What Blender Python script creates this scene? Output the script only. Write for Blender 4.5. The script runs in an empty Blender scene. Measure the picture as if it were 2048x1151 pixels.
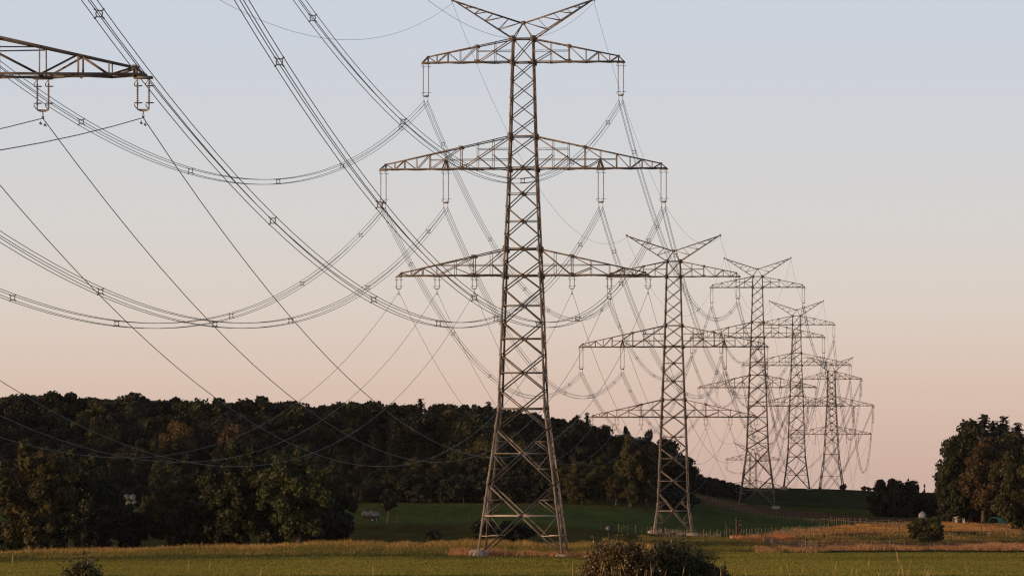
import bpy, math, random
import numpy as np
from mathutils import Vector, Matrix

random.seed(7); RNG = np.random.default_rng(7)
C = bpy.context.scene.collection
SC = bpy.context.scene
F = 11160.0            # focal length expressed in photo pixels (2048 wide)
HOR = 950.0            # picture row of the horizon

# ------------------------------------------------------------------ camera
cam = bpy.data.cameras.new('camera'); cam_o = bpy.data.objects.new('camera', cam); C.objects.link(cam_o)
cam.sensor_width = 36; cam.lens = F * 36 / 2048; cam.shift_y = (HOR - 575.5) / 2048
cam.clip_start = 1; cam.clip_end = 20000
cam_o.location = (0, 0, 0); cam_o.rotation_euler = (math.radians(90), 0, 0)
SC.camera = cam_o

# ------------------------------------------------------------------ sky
SUN_AZ, SUN_EL = math.radians(60), math.radians(4.0)   # azimuth measured from straight behind the camera towards the left
S = Vector((-math.sin(SUN_AZ) * math.cos(SUN_EL), -math.cos(SUN_AZ) * math.cos(SUN_EL), math.sin(SUN_EL)))
def lin(r, g, b):
    f = lambda c: (c / 255 / 12.92) if c / 255 < .04045 else ((c / 255 + .055) / 1.055) ** 2.4
    return (f(r), f(g), f(b), 1)
w = bpy.data.worlds.new('World'); SC.world = w; w.use_nodes = True
nt = w.node_tree; nt.nodes.clear()
n_out = nt.nodes.new('ShaderNodeOutputWorld'); n_bg = nt.nodes.new('ShaderNodeBackground')
n_tc = nt.nodes.new('ShaderNodeTexCoord'); n_sep = nt.nodes.new('ShaderNodeSeparateXYZ')
n_ad = nt.nodes.new('ShaderNodeMath'); n_ad.inputs[1].default_value = .03; n_ad.use_clamp = True
n_mr = nt.nodes.new('ShaderNodeMath'); n_mr.operation = 'POWER'; n_mr.inputs[1].default_value = .5; n_mr.use_clamp = True
n_rp = nt.nodes.new('ShaderNodeValToRGB')
stops = [(-.01, (207, 177, 163)), (0, (208, 178, 164)), (.0081, (216, 187, 171)), (.0179, (221, 198, 182)), (.0314, (221, 209, 198)), (.0448, (216, 212, 208)),
         (.0582, (211, 212, 214)), (.0717, (206, 211, 219)), (.0851, (204, 211, 222)), (.16, (180, 190, 206)), (.4, (112, 126, 152)), (1, (66, 78, 104))]
el = n_rp.color_ramp.elements
for i, (z, c) in enumerate(stops):
    p = math.sqrt(min(max(z + .03, 0), 1))
    e = el[i] if i < 2 else el.new(p)
    e.position = p; e.color = lin(*c)
n_rp.color_ramp.interpolation = 'LINEAR'
nt.links.new(n_tc.outputs['Generated'], n_sep.inputs[0]); nt.links.new(n_sep.outputs['Z'], n_ad.inputs[0]); nt.links.new(n_ad.outputs[0], n_mr.inputs[0])
n_dot = nt.nodes.new('ShaderNodeVectorMath'); n_dot.operation = 'DOT_PRODUCT'; n_dot.inputs[1].default_value = S
n_gl = nt.nodes.new('ShaderNodeMapRange'); n_gl.interpolation_type = 'SMOOTHSTEP'; n_gl.inputs[1].default_value = .2; n_gl.inputs[2].default_value = 1.05; n_gl.inputs[4].default_value = .9
n_mx = nt.nodes.new('ShaderNodeMixRGB'); n_mx.inputs[2].default_value = (1.0, .62, .30, 1)      # the glow round the setting sun, behind the camera
nt.links.new(n_tc.outputs['Generated'], n_dot.inputs[0]); nt.links.new(n_dot.outputs['Value'], n_gl.inputs[0]); nt.links.new(n_gl.outputs[0], n_mx.inputs[0]); nt.links.new(n_rp.outputs[0], n_mx.inputs[1])
nt.links.new(n_mr.outputs[0], n_rp.inputs[0]); nt.links.new(n_mx.outputs[0], n_bg.inputs[0]); nt.links.new(n_bg.outputs[0], n_out.inputs[0])
n_bg.inputs[1].default_value = 1.0

# ------------------------------------------------------------------ sun
sl = bpy.data.lights.new('sun', 'SUN'); sl.energy = 3.6; sl.angle = math.radians(.6); sl.color = (1, .62, .36)
so = bpy.data.objects.new('sun', sl); C.objects.link(so); so.rotation_euler = (-S).to_track_quat('-Z', 'Y').to_euler()

SC.view_settings.view_transform = 'Standard'; SC.view_settings.look = 'None'
SC.view_settings.exposure = 0; SC.view_settings.gamma = 1; SC.view_settings.use_curve_mapping = False
SC.cycles.max_bounces = 4; SC.cycles.diffuse_bounces = 2; SC.cycles.use_denoising = True; SC.cycles.denoiser = 'OPENIMAGEDENOISE'; SC.cycles.denoising_input_passes = 'RGB_ALBEDO_NORMAL'; SC.cycles.denoising_prefilter = 'ACCURATE'
SC.cycles.filter_width = 1.25

# ------------------------------------------------------------------ helpers
def tag(o, label=None, cat=None, group=None, kind=None):
    if label: o['label'] = label
    if cat: o['category'] = cat
    if group: o['group'] = group
    if kind: o['kind'] = kind
    return o
def empty(name, loc, rz=0):
    o = bpy.data.objects.new(name, None); C.objects.link(o); o.location = loc; o.rotation_euler = (0, 0, rz); o.empty_display_size = .5
    return o
def link(name, me, mat=None, parent=None, loc=None):
    o = bpy.data.objects.new(name, me); C.objects.link(o)
    if mat and not me.materials: me.materials.append(mat)
    if parent: o.parent = parent
    if loc is not None: o.location = loc
    return o
def np_mesh(name, V, Fc, smooth=False):
    """V (n,3); Fc list of int arrays (m,k)"""
    me = bpy.data.meshes.new(name)
    V = np.asarray(V, np.float32)
    me.vertices.add(len(V)); me.vertices.foreach_set('co', V.ravel())
    Fc = [np.asarray(f, np.int32) for f in Fc if len(f)]
    nl = sum(f.size for f in Fc); npoly = sum(len(f) for f in Fc)
    me.loops.add(nl); me.polygons.add(npoly)
    me.loops.foreach_set('vertex_index', np.concatenate([f.ravel() for f in Fc]))
    ls = []; p = 0
    for f in Fc:
        ls.append(p + np.arange(len(f)) * f.shape[1]); p += f.size
    me.polygons.foreach_set('loop_start', np.concatenate(ls).astype(np.int32))
    if smooth: me.polygons.foreach_set('use_smooth', np.ones(npoly, bool))
    me.update(calc_edges=True); me.validate()
    return me
class MB:
    def __init__(s): s.v = []; s.f3 = []; s.f4 = []
    def add(s, vs, fs):
        b = len(s.v); s.v.extend([tuple(v) for v in vs])
        for f in fs:
            (s.f3 if len(f) == 3 else s.f4).append([b + i for i in f])
    def box(s, c, sx, sy, sz, M=None):
        vs = [Vector((x * sx / 2, y * sy / 2, z * sz / 2)) for x in (-1, 1) for y in (-1, 1) for z in (-1, 1)]
        if M is not None: vs = [M @ v for v in vs]
        vs = [v + Vector(c) for v in vs]
        s.add(vs, [(0, 1, 3, 2), (4, 6, 7, 5), (0, 4, 5, 1), (2, 3, 7, 6), (0, 2, 6, 4), (1, 5, 7, 3)])
    def tube(s, pts, r, n=6, cap=True):
        pts = [Vector(p) for p in pts]; m = len(pts)
        rr = r if isinstance(r, (list, tuple)) else [r] * m
        b = len(s.v)
        for i, p in enumerate(pts):
            a = (pts[min(i + 1, m - 1)] - pts[max(i - 1, 0)]).normalized()
            u = a.cross(Vector((0, 0, 1)) if abs(a.z) < .9 else Vector((1, 0, 0))).normalized(); v = a.cross(u)
            for k in range(n):
                t = 2 * math.pi * k / n
                s.v.append(tuple(p + (u * math.cos(t) + v * math.sin(t)) * rr[i]))
        for i in range(m - 1):
            for k in range(n):
                k2 = (k + 1) % n
                s.f4.append([b + i * n + k, b + i * n + k2, b + (i + 1) * n + k2, b + (i + 1) * n + k])
        if cap:
            for base, rev in ((b, 1), (b + (m - 1) * n, 0)):
                for k in range(1, n - 1):
                    t = [base, base + k, base + k + 1]
                    s.f3.append(t[::-1] if not rev else t)
    def ring(s, c, R, r, axis, n=14, m=5):
        a = Vector(axis).normalized(); u = a.cross(Vector((0, 0, 1)) if abs(a.z) < .9 else Vector((1, 0, 0))).normalized(); v = a.cross(u)
        b = len(s.v)
        for i in range(n):
            t = 2 * math.pi * i / n; d = u * math.cos(t) + v * math.sin(t); p = Vector(c) + d * R
            for k in range(m):
                q = 2 * math.pi * k / m
                s.v.append(tuple(p + (d * math.cos(q) + a * math.sin(q)) * r))
        for i in range(n):
            for k in range(m):
                i2, k2 = (i + 1) % n, (k + 1) % m
                s.f4.append([b + i * m + k, b + i2 * m + k, b + i2 * m + k2, b + i * m + k2])
    def lathe(s, prof, c=(0, 0, 0), n=10):
        b = len(s.v)
        for r, z in prof:
            for k in range(n):
                t = 2 * math.pi * k / n; s.v.append((c[0] + r * math.cos(t), c[1] + r * math.sin(t), c[2] + z))
        for i in range(len(prof) - 1):
            for k in range(n):
                k2 = (k + 1) % n
                s.f4.append([b + i * n + k, b + i * n + k2, b + (i + 1) * n + k2, b + (i + 1) * n + k])
    def ang(s, p, q, wd, nrm, side=None, out=1, th=None):
        """rolled steel angle from p to q: one leg lies in the face plane, the other sticks out along nrm*out"""
        p = Vector(p); q = Vector(q); a = (q - p)
        if a.length < 1e-4: return
        a.normalize(); n = Vector(nrm); n = n - a * n.dot(a)
        if n.length < 1e-3: n = a.orthogonal()
        n.normalize(); t = a.cross(n)
        if side is not None and t.dot(Vector(side)) < 0: t = -t
        th = th or max(wd * .16, .012); n = n * out
        prof = [(0, 0), (wd, 0), (wd, th), (th, th), (th, wd), (0, wd)]
        vs = []
        for e in (p, q):
            for x, y in prof: vs.append(e + t * (wd / 2 - x) + n * (y - th / 2))
        fs = [(i, (i + 1) % 6, 6 + (i + 1) % 6, 6 + i) for i in range(6)]
        fs += [(0, 3, 2, 1), (0, 5, 4, 3), (6, 7, 8, 9), (6, 9, 10, 11)]
        s.add(vs, fs)
    def mesh(s, name, smooth=False):
        return np_mesh(name, np.array(s.v), [np.array(s.f3), np.array(s.f4)], smooth)
    def build(s, name, mat, parent=None, smooth=False, loc=None):
        return link(name, s.mesh(name, smooth), mat, parent, loc)
def tint(me, rgb_arr, name='zone'):
    at = me.attributes.new(name, 'FLOAT_COLOR', 'POINT')
    at.data.foreach_set('color', np.asarray(rgb_arr, np.float32).ravel())

# ------------------------------------------------------------------ materials
def mat_base(name):
    m = bpy.data.materials.new(name); m.use_nodes = True; t = m.node_tree
    return m, t, t.nodes['Principled BSDF']
def noisy(name, c1, c2, scale=3.0, rough=.8, metal=0, detail=4, lo=.35, hi=.65, spec=.3, rnd=0, bump=0):
    m, t, b = mat_base(name); N = t.nodes; L = t.links
    tc = N.new('ShaderNodeTexCoord'); nz = N.new('ShaderNodeTexNoise'); nz.inputs['Scale'].default_value = scale; nz.inputs['Detail'].default_value = detail
    rp = N.new('ShaderNodeValToRGB'); rp.color_ramp.elements[0].position = lo; rp.color_ramp.elements[1].position = hi
    rp.color_ramp.elements[0].color = (*c1, 1); rp.color_ramp.elements[1].color = (*c2, 1)
    L.new(tc.outputs['Object'], nz.inputs['Vector']); L.new(nz.outputs['Fac'], rp.inputs[0])
    out = rp.outputs[0]
    if rnd:
        oi = N.new('ShaderNodeObjectInfo'); hs = N.new('ShaderNodeHueSaturation')
        mh = N.new('ShaderNodeMapRange'); mh.inputs[3].default_value = .5 - .035 * rnd; mh.inputs[4].default_value = .5 + .02 * rnd
        mv = N.new('ShaderNodeMapRange'); mv.inputs[3].default_value = 1 - .35 * rnd; mv.inputs[4].default_value = 1 + .35 * rnd
        ml = N.new('ShaderNodeMath'); ml.operation = 'MULTIPLY'; ml.inputs[1].default_value = 7.31
        fr = N.new('ShaderNodeMath'); fr.operation = 'FRACT'
        L.new(oi.outputs['Random'], mh.inputs[0]); L.new(oi.outputs['Random'], ml.inputs[0]); L.new(ml.outputs[0], fr.inputs[0]); L.new(fr.outputs[0], mv.inputs[0])
        L.new(mh.outputs[0], hs.inputs['Hue']); L.new(mv.outputs[0], hs.inputs['Value']); L.new(out, hs.inputs['Color']); out = hs.outputs[0]
    L.new(out, b.inputs['Base Color'])
    b.inputs['Roughness'].default_value = rough; b.inputs['Metallic'].default_value = metal
    b.inputs['Specular IOR Level'].default_value = spec
    if bump:
        bp = N.new('ShaderNodeBump'); bp.inputs['Strength'].default_value = bump; L.new(nz.outputs['Fac'], bp.inputs['Height']); L.new(bp.outputs[0], b.inputs['Normal'])
    return m
M = {}
M['steel'] = noisy('weathered_galvanised_steel', (.100, .086, .079), (.225, .202, .192), 1.1, .7, 0, 6, .3, .7, rnd=.35)
M['steel_dark'] = noisy('dark_steel_fitting', (.05, .045, .042), (.10, .09, .085), 6, .6)
M['bracket'] = noisy('yoke_steel', (.14, .125, .115), (.23, .205, .19), 6, .6)
M['porcelain'] = noisy('brown_insulator', (.13, .105, .095), (.22, .19, .175), 5, .35, 0, 2, .4, .6, .5)
M['wire'] = noisy('aluminium_conductor', (.07, .066, .066), (.12, .115, .115), .2, .55)
M['spacer'] = noisy('spacer_casting', (.06, .058, .056), (.10, .095, .09), 9, .6)
M['concrete'] = noisy('concrete', (.22, .20, .17), (.36, .33, .29), 3, .9, bump=.3)
M['bark'] = noisy('bark', (.05, .035, .025), (.13, .09, .065), 4, .9)
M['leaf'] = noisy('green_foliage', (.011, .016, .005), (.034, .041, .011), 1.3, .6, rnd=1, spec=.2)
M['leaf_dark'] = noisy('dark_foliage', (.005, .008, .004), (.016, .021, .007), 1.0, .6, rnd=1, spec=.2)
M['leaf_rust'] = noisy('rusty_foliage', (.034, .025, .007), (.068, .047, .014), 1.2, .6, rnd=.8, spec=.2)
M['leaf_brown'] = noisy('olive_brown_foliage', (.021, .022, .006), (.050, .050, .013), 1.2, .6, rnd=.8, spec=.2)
M['needle'] = noisy('needle_foliage', (.006, .010, .006), (.019, .025, .010), 1.6, .6, rnd=.8, spec=.2)
M['shrub'] = noisy('shrub_leaf', (.045, .040, .012), (.13, .095, .035), 5, .45, rnd=.3, spec=.4)
M['shrub_dark'] = noisy('dark_shrub_leaf', (.020, .026, .008), (.055, .055, .018), 5, .45, rnd=.3, spec=.4)
M['wood'] = noisy('weathered_wood', (.13, .10, .078), (.25, .205, .165), 3, .85, rnd=.5)
M['wood_dark'] = noisy('dark_wood', (.05, .036, .028), (.10, .075, .06), 3, .85, rnd=.5)
M['wood_red'] = noisy('red_brown_wood', (.07, .035, .022), (.13, .065, .038), 3, .8)
M['tape'] = noisy('fence_tape', (.30, .27, .24), (.45, .41, .37), 2, .7)
M['white'] = noisy('dirty_white_paint', (.45, .45, .44), (.66, .66, .65), 2, .5)
M['film'] = noisy('white_bale_film', (.05, .055, .055), (.10, .11, .11), 1.5, .35, bump=.2)
M['tank'] = noisy('grey_tank_paint', (.075, .08, .09), (.115, .12, .135), 1.2, .45)
M['tank_text'] = noisy('pale_lettering', (.24, .24, .24), (.3, .3, .3), 9, .5)
M['rubber'] = noisy('rubber', (.02, .02, .02), (.035, .035, .035), 4, .8)
M['rust'] = noisy('rusty_chassis', (.10, .055, .04), (.17, .10, .075), 4, .8)
M['tank_pale'] = noisy('pale_tank_paint', (.15, .16, .19), (.23, .24, .27), 1.2, .45)
M['pale_steel'] = noisy('lit_brace_steel', (.38, .34, .31), (.52, .47, .43), 1.1, .5)  # steel colour lightened to stand for light caught on the lower braces
M['tarp'] = noisy('green_tarpaulin', (.03, .13, .075), (.05, .19, .11), 1.5, .5)
M['sign_blue'] = noisy('blue_grey_sign_face', (.15, .17, .21), (.21, .23, .27), 4, .4)
M['sign_black'] = noisy('black_sign_paint', (.015, .015, .02), (.03, .03, .035), 4, .5)
M['sign_dark'] = noisy('dark_teal_board', (.012, .022, .026), (.022, .034, .04), 4, .5)
M['galv'] = noisy('galvanised_tube', (.32, .30, .28), (.46, .43, .40), 4, .5)
def zone_mat(name, rough=.9, s1=.35, s2=.02, amp=.5):
    m, t, b = mat_base(name); N = t.nodes; L = t.links
    at = N.new('ShaderNodeAttribute'); at.attribute_name = 'zone'
    tc = N.new('ShaderNodeTexCoord')
    def nz(sc, stretch):
        mp = N.new('ShaderNodeMapping'); mp.inputs['Scale'].default_value = stretch
        n = N.new('ShaderNodeTexNoise'); n.inputs['Scale'].default_value = sc; n.inputs['Detail'].default_value = 5
        L.new(tc.outputs['Object'], mp.inputs[0]); L.new(mp.outputs[0], n.inputs['Vector']); return n.outputs['Fac']
    a = nz(s1, (1, .12, 1)); c = nz(s2, (1, .5, 1)); d = nz(3.0, (1, .1, 1))
    mul = N.new('ShaderNodeMath'); mul.operation = 'MULTIPLY'; add = N.new('ShaderNodeMath'); add.operation = 'ADD'
    ad2 = N.new('ShaderNodeMath'); ad2.operation = 'ADD'
    L.new(a, add.inputs[0]); L.new(c, add.inputs[1]); L.new(add.outputs[0], ad2.inputs[0]); L.new(d, ad2.inputs[1])
    mr = N.new('ShaderNodeMapRange'); mr.inputs[1].default_value = 1.05; mr.inputs[2].default_value = 1.95
    mr.inputs[3].default_value = 1 - amp; mr.inputs[4].default_value = 1 + amp
    L.new(ad2.outputs[0], mr.inputs[0])
    mx = N.new('ShaderNodeVectorMath'); mx.operation = 'SCALE'; L.new(at.outputs['Color'], mx.inputs[0]); L.new(mr.outputs[0], mx.inputs['Scale'])
    L.new(mx.outputs[0], b.inputs['Base Color']); b.inputs['Roughness'].default_value = rough; b.inputs['Specular IOR Level'].default_value = 0
    bp = N.new('ShaderNodeBump'); bp.inputs['Strength'].default_value = .25; bp.inputs['Distance'].default_value = .05; L.new(d, bp.inputs['Height']); L.new(bp.outputs[0], b.inputs['Normal'])
    return m
M['ground'] = zone_mat('meadow_ground')
def blade_mat(name):
    m, t, b = mat_base(name); N = t.nodes; L = t.links
    at = N.new('ShaderNodeAttribute'); at.attribute_name = 'zone'
    L.new(at.outputs['Color'], b.inputs['Base Color']); b.inputs['Roughness'].default_value = .7; b.inputs['Specular IOR Level'].default_value = .15
    tr = N.new('ShaderNodeBsdfTranslucent'); L.new(at.outputs['Color'], tr.inputs[0]); mx = N.new('ShaderNodeMixShader'); mx.inputs[0].default_value = .25
    L.new(b.outputs[0], mx.inputs[1]); L.new(tr.outputs[0], mx.inputs[2]); L.new(mx.outputs[0], N['Material Output'].inputs[0])
    return m
M['blade'] = blade_mat('grass_blades')

# ------------------------------------------------------------------ terrain
COLS = [-3000, -200, 0, 350, 700, 1100, 1300, 1400, 1500, 1650, 1800, 2048, 3500]
ROWS = {
    60:   [1300] * 13,
    100:  [1258] * 13,
    160:  [1238] * 13,
    300:  [1182] * 13,
    400:  [1157] * 13,
    500:  [1140, 1140, 1138, 1135, 1133, 1133, 1134, 1135, 1136, 1136, 1136, 1136, 1140],
    560:  [1128, 1128, 1126, 1122, 1119, 1119, 1122, 1124, 1125, 1126, 1126, 1126, 1128],
    600:  [1121, 1120, 1118, 1114, 1111, 1112, 1115, 1117, 1118, 1119, 1119, 1119, 1121],
    650:  [1113, 1112, 1110, 1102, 1094, 1097, 1104, 1108, 1110, 1111, 1111, 1111, 1113],
    690:  [1110, 1109, 1107, 1097, 1086, 1088, 1096, 1101, 1104, 1105, 1104, 1104, 1106],
    730:  [1110, 1109, 1107, 1099, 1087, 1083, 1090, 1096, 1098, 1099, 1098, 1098, 1100],
    800:  [1100, 1100, 1096, 1088, 1075, 1070, 1081, 1084, 1086, 1087, 1086, 1086, 1088],
    900:  [1074, 1074, 1070, 1060, 1047, 1050, 1072, 1075, 1074, 1073, 1071, 1071, 1073],
    1000: [1042, 1040, 1036, 1030, 1024, 1026, 1034, 1050, 1056, 1057, 1056, 1056, 1060],
    1050: [1012, 1012, 1010, 1008, 1006, 1005, 1007, 1033, 1047, 1049, 1048, 1048, 1051],
    1080: [995, 995, 995, 992, 990, 990, 995, 1024, 1040, 1043, 1043, 1042, 1045],
    1150: [968, 968, 966, 962, 960, 966, 982, 1010, 1026, 1033, 1036, 1036, 1040],
    1280: [925, 925, 925, 922, 925, 935, 965, 993, 1015, 1022, 1026, 1030, 1034],
    1450: [880, 885, 890, 892, 900, 915, 950, 982, 1003, 1008, 1014, 1018, 1020],
    1540: [875, 880, 885, 890, 900, 915, 950, 976, 981, 983, 990, 1004, 1010],
    1580: [875, 880, 885, 890, 900, 915, 950, 974, 974, 976, 984, 1000, 1006],
    1640: [875, 880, 885, 890, 900, 915, 950, 974, 975, 976, 983, 996, 1002],
    1800: [890, 890, 895, 900, 910, 925, 955, 975, 979, 980, 984, 992, 998],
    2060: [900, 900, 905, 910, 920, 935, 960, 980, 984, 984, 985, 990, 995],
    2500: [940, 940, 940, 945, 950, 960, 970, 982, 984, 984, 984, 985, 990],
    9000: [986] * 13}
_gD = np.concatenate([np.arange(60, 2000, 10), np.arange(2000, 9001, 250)]).astype(float)
_gP = np.arange(-3000, 3501, 50).astype(float)
_rd = np.array(sorted(ROWS)); _tab = np.array([ROWS[d] for d in sorted(ROWS)], float)
_z = -(_tab - HOR) * _rd[:, None] / F
_zp = np.array([np.interp(_gP, COLS, r) for r in _z])
_Z = np.array([np.interp(_gD, _rd, _zp[:, j]) for j in range(len(_gP))]).T
n1 = len(np.arange(60, 2000, 10))
for _ in range(12):
    A = _Z[:n1]; B = A.copy(); B[1:-1] = .25 * A[:-2] + .5 * A[1:-1] + .25 * A[2:]; _Z[:n1] = B
for _ in range(2):
    A = _Z.copy(); _Z[:, 1:-1] = .25 * A[:, :-2] + .5 * A[:, 1:-1] + .25 * A[:, 2:]
def gz_np(px, D):
    D = np.clip(D, 60, 9000); px = np.clip(px, -3000, 3500)
    i = np.clip(np.searchsorted(_gD, D) - 1, 0, len(_gD) - 2); fi = (D - _gD[i]) / (_gD[i + 1] - _gD[i])
    j = np.clip(((px + 3000) / 50).astype(int), 0, len(_gP) - 2); fj = (px - _gP[j]) / 50
    return (_Z[i, j] * (1 - fi) * (1 - fj) + _Z[i + 1, j] * fi * (1 - fj) + _Z[i, j + 1] * (1 - fi) * fj + _Z[i + 1, j + 1] * fi * fj)
def gz(x, y):
    yy = max(y, 60.)
    return float(gz_np(np.array([x * F / yy + 1024]), np.array([yy]))[0])
def at(px, D): return (px - 1024) * D / F
def G(px, D):
    x = at(px, D); return Vector((x, D, gz(x, D)))

def wob(a, b, s=0):
    return np.sin(a * 1.3 + s) * .5 + np.sin(b * 1.7 + 2 * s + a * .6) * .3 + np.sin(a * 3.1 - b * 2.3 + s) * .2
gold_lo = lambda px: np.interp(px, [1470, 1600, 1750, 2048], [872, 912, 958, 968])
gold_hi = lambda px: np.interp(px, [1470, 1600, 1750, 2048], [900, 990, 1065, 1085])
brown_lo = lambda px: np.interp(px, [1390, 1500, 1700, 1830], [1200, 1165, 1105, 1085])
brown_hi = lambda px: np.interp(px, [1390, 1500, 1700, 1830], [1290, 1290, 1180, 1115])
def zone_color(px, D):
    """colour of what grows at a place, with one painted shadow band"""
    px = np.asarray(px, float); D = np.asarray(D, float); X = (px - 1024) * D / F
    n = wob(X * .10, D * .05); n2 = wob(X * .35, D * .13, 2.)
    c = np.empty(px.shape + (3,)); c[:] = (.050, .066, .018)
    def put(mask, col, k=1.):
        mk = np.clip(mask, 0, 1)[..., None] * k; c[:] = c * (1 - mk) + np.array(col) * mk
    def band(lo, hi, s=6.): return np.clip((D + n * 5 - lo) / s, 0, 1) * np.clip((hi - D - n * 5) / s, 0, 1)
    def pxr(lo, hi, s=25.): return np.clip((px + n2 * 10 - lo) / s, 0, 1) * np.clip((hi - px - n2 * 10) / s, 0, 1)
    put(band(0, 570), (.135, .140, .026))                                    # mown meadow
    put(band(0, 690) * pxr(1440, 4000), (.135, .140, .026))
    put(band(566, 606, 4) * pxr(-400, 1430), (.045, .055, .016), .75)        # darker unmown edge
    put(band(606, 720) * pxr(-3000, 1500), (.125, .110, .030))                # dry tall grass
    put(band(690, 860) * pxr(1280, 1640), (.115, .095, .026))
    put(band(694, 722, 8) * pxr(1520, 4000), (.050, .048, .018))              # ditch
    put(band(722, 765) * pxr(1600, 4000), (.085, .060, .03))                 # reddish strip
    put(band(765, 890) * pxr(1600, 4000), (.060, .068, .02))
    put(band(860, 905) * pxr(1450, 1580), (.16, .07, .03))
    put(band(905, 1130) * pxr(-500, 1520), (.052, .080, .025))
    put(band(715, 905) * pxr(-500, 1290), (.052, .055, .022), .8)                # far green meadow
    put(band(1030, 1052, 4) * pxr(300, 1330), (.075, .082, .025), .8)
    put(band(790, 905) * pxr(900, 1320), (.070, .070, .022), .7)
    put(band(890, 1140) * pxr(1480, 4000), (.052, .080, .025))
    put(band(gold_lo(px), gold_hi(px)) * pxr(1470, 4000), (.14, .09, .035))     # golden rough pasture
    put(band(gold_lo(px) - 40, gold_lo(px)) * pxr(1560, 4000), (.06, .05, .022))  # shadow below the golden grass painted into the ground colour
    put(band(brown_lo(px), brown_hi(px)) * pxr(1390, 1850), (.055, .042, .028))  # brown patch at the third pylon
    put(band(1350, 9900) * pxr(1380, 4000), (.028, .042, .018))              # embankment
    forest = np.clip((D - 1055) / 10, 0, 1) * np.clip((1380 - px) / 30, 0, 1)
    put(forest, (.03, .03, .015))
    return c
def build_ground():
    D = np.concatenate([[-600, -200, 0, 30, 60, 90, 120, 150, 180, 210, 240, 270], np.arange(300, 1720, 3.5), [1740, 1800, 1900, 2050, 2200, 2500, 3000, 4000, 5500]]).astype(float)
    p = np.concatenate([np.linspace(-14000, -3000, 8), np.arange(-2500, -250, 150), np.arange(-200, 2260, 12), np.arange(2300, 4000, 150), np.linspace(4500, 16000, 8)]).astype(float)
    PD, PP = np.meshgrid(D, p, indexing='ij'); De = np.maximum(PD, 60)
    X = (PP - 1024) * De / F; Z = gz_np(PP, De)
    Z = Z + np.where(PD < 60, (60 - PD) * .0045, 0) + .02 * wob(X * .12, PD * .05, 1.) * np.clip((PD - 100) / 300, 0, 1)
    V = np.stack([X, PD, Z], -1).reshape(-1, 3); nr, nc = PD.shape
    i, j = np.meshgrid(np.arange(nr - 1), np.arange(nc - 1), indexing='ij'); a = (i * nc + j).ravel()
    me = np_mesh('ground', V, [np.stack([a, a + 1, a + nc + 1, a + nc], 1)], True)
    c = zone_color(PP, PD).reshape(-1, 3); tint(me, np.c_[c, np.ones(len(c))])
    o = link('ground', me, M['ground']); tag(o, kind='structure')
build_ground()

# gravel farm track
def strip(name, pts, width, mat, dz=.03):
    m = MB(); v = []
    fine = []
    for (a, b) in zip(pts[:-1], pts[1:]):
        for t in np.linspace(0, 1, 13)[:-1]: fine.append((a[0] + (b[0] - a[0]) * t, a[1] + (b[1] - a[1]) * t))
    fine.append(pts[-1])
    P = [Vector((at(px, D), D, 0)) for px, D in fine]
    for i, p in enumerate(P):
        d = (P[min(i + 1, len(P) - 1)] - P[max(i - 1, 0)]).normalized(); s_ = Vector((d.y, -d.x, 0))
        for k in (-1, -.33, .33, 1):
            q = p + s_ * width / 2 * k; v.append((q.x, q.y, gz(q.x, q.y) + dz + .06))
    fs = []
    for i in range(len(P) - 1):
        for k in range(3): fs.append((i * 4 + k, i * 4 + k + 1, i * 4 + k + 5, i * 4 + k + 4))
    m.add(v, fs); return tag(m.build(name, mat, smooth=True), kind='structure')
M['track'] = noisy('gravel_track', (.055, .05, .05), (.10, .09, .088), .8, .95)
strip('farm_track', [(1462, 872), (1500, 812), (1550, 770), (1610, 735), (1662, 708)], 3.4, M['track'])

# ------------------------------------------------------------------ pylons
PX = 1 / 18.6
ROT = -math.atan(.08)
PROF = [(40, 20), (78, 20), (125, 21.3), (273, 25.3), (338, 27.5), (498, 34), (551, 36.3), (818, 46), (1113, 85)]
UPPER = [78, 125, 162, 199, 236, 273, 311, 361, 416, 471, 525, 579]
NEAR = {}
def big_string_parts(n=10):
    rod = MB(); prof = [(.02, 0)]
    z = -.35
    prof += [(.03, -.02), (.03, -.3)]
    while z > -3.0:
        prof += [(.032, z), (.075, z - .035), (.032, z - .055)]; z -= .115
    prof += [(.03, -3.1), (.03, -3.35), (.0, -3.36)]
    rod.lathe(prof, n=8)
    return rod.mesh('insulator_rod', True)
def small_rod():
    rod = MB(); prof = [(.025, 0), (.03, -.18)]; z = -.2
    while z > -1.06:
        prof += [(.028, z), (.062, z - .025), (.028, z - .04)]; z -= .075
    prof += [(.026, -1.1), (.026, -1.25), (0, -1.26)]
    rod.lathe(prof, n=8); return rod.mesh('insulator_rod', True)
ROD_B, ROD_S = big_string_parts(), small_rod()
def arc_ring(sz, up):
    m = MB()
    pts = [(-sz * .25, 0, up * .28)]
    pts = [(-.03, 0, up * .24), (-sz * .55, 0, up * .1), (-sz * .5, 0, 0), (-sz * .2, sz * .4, 0), (sz * .5, sz * .35, 0), (sz * .78, 0, 0), (sz * .5, -sz * .35, 0), (-sz * .2, -sz * .4, 0), (-sz * .5, 0, 0)]
    m.tube(pts, .022, 5); return m.mesh('arcing_ring')
AR_B = (arc_ring(.34, 1), arc_ring(.34, -1)); AR_S = (arc_ring(.24, 1), arc_ring(.24, -1))
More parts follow.
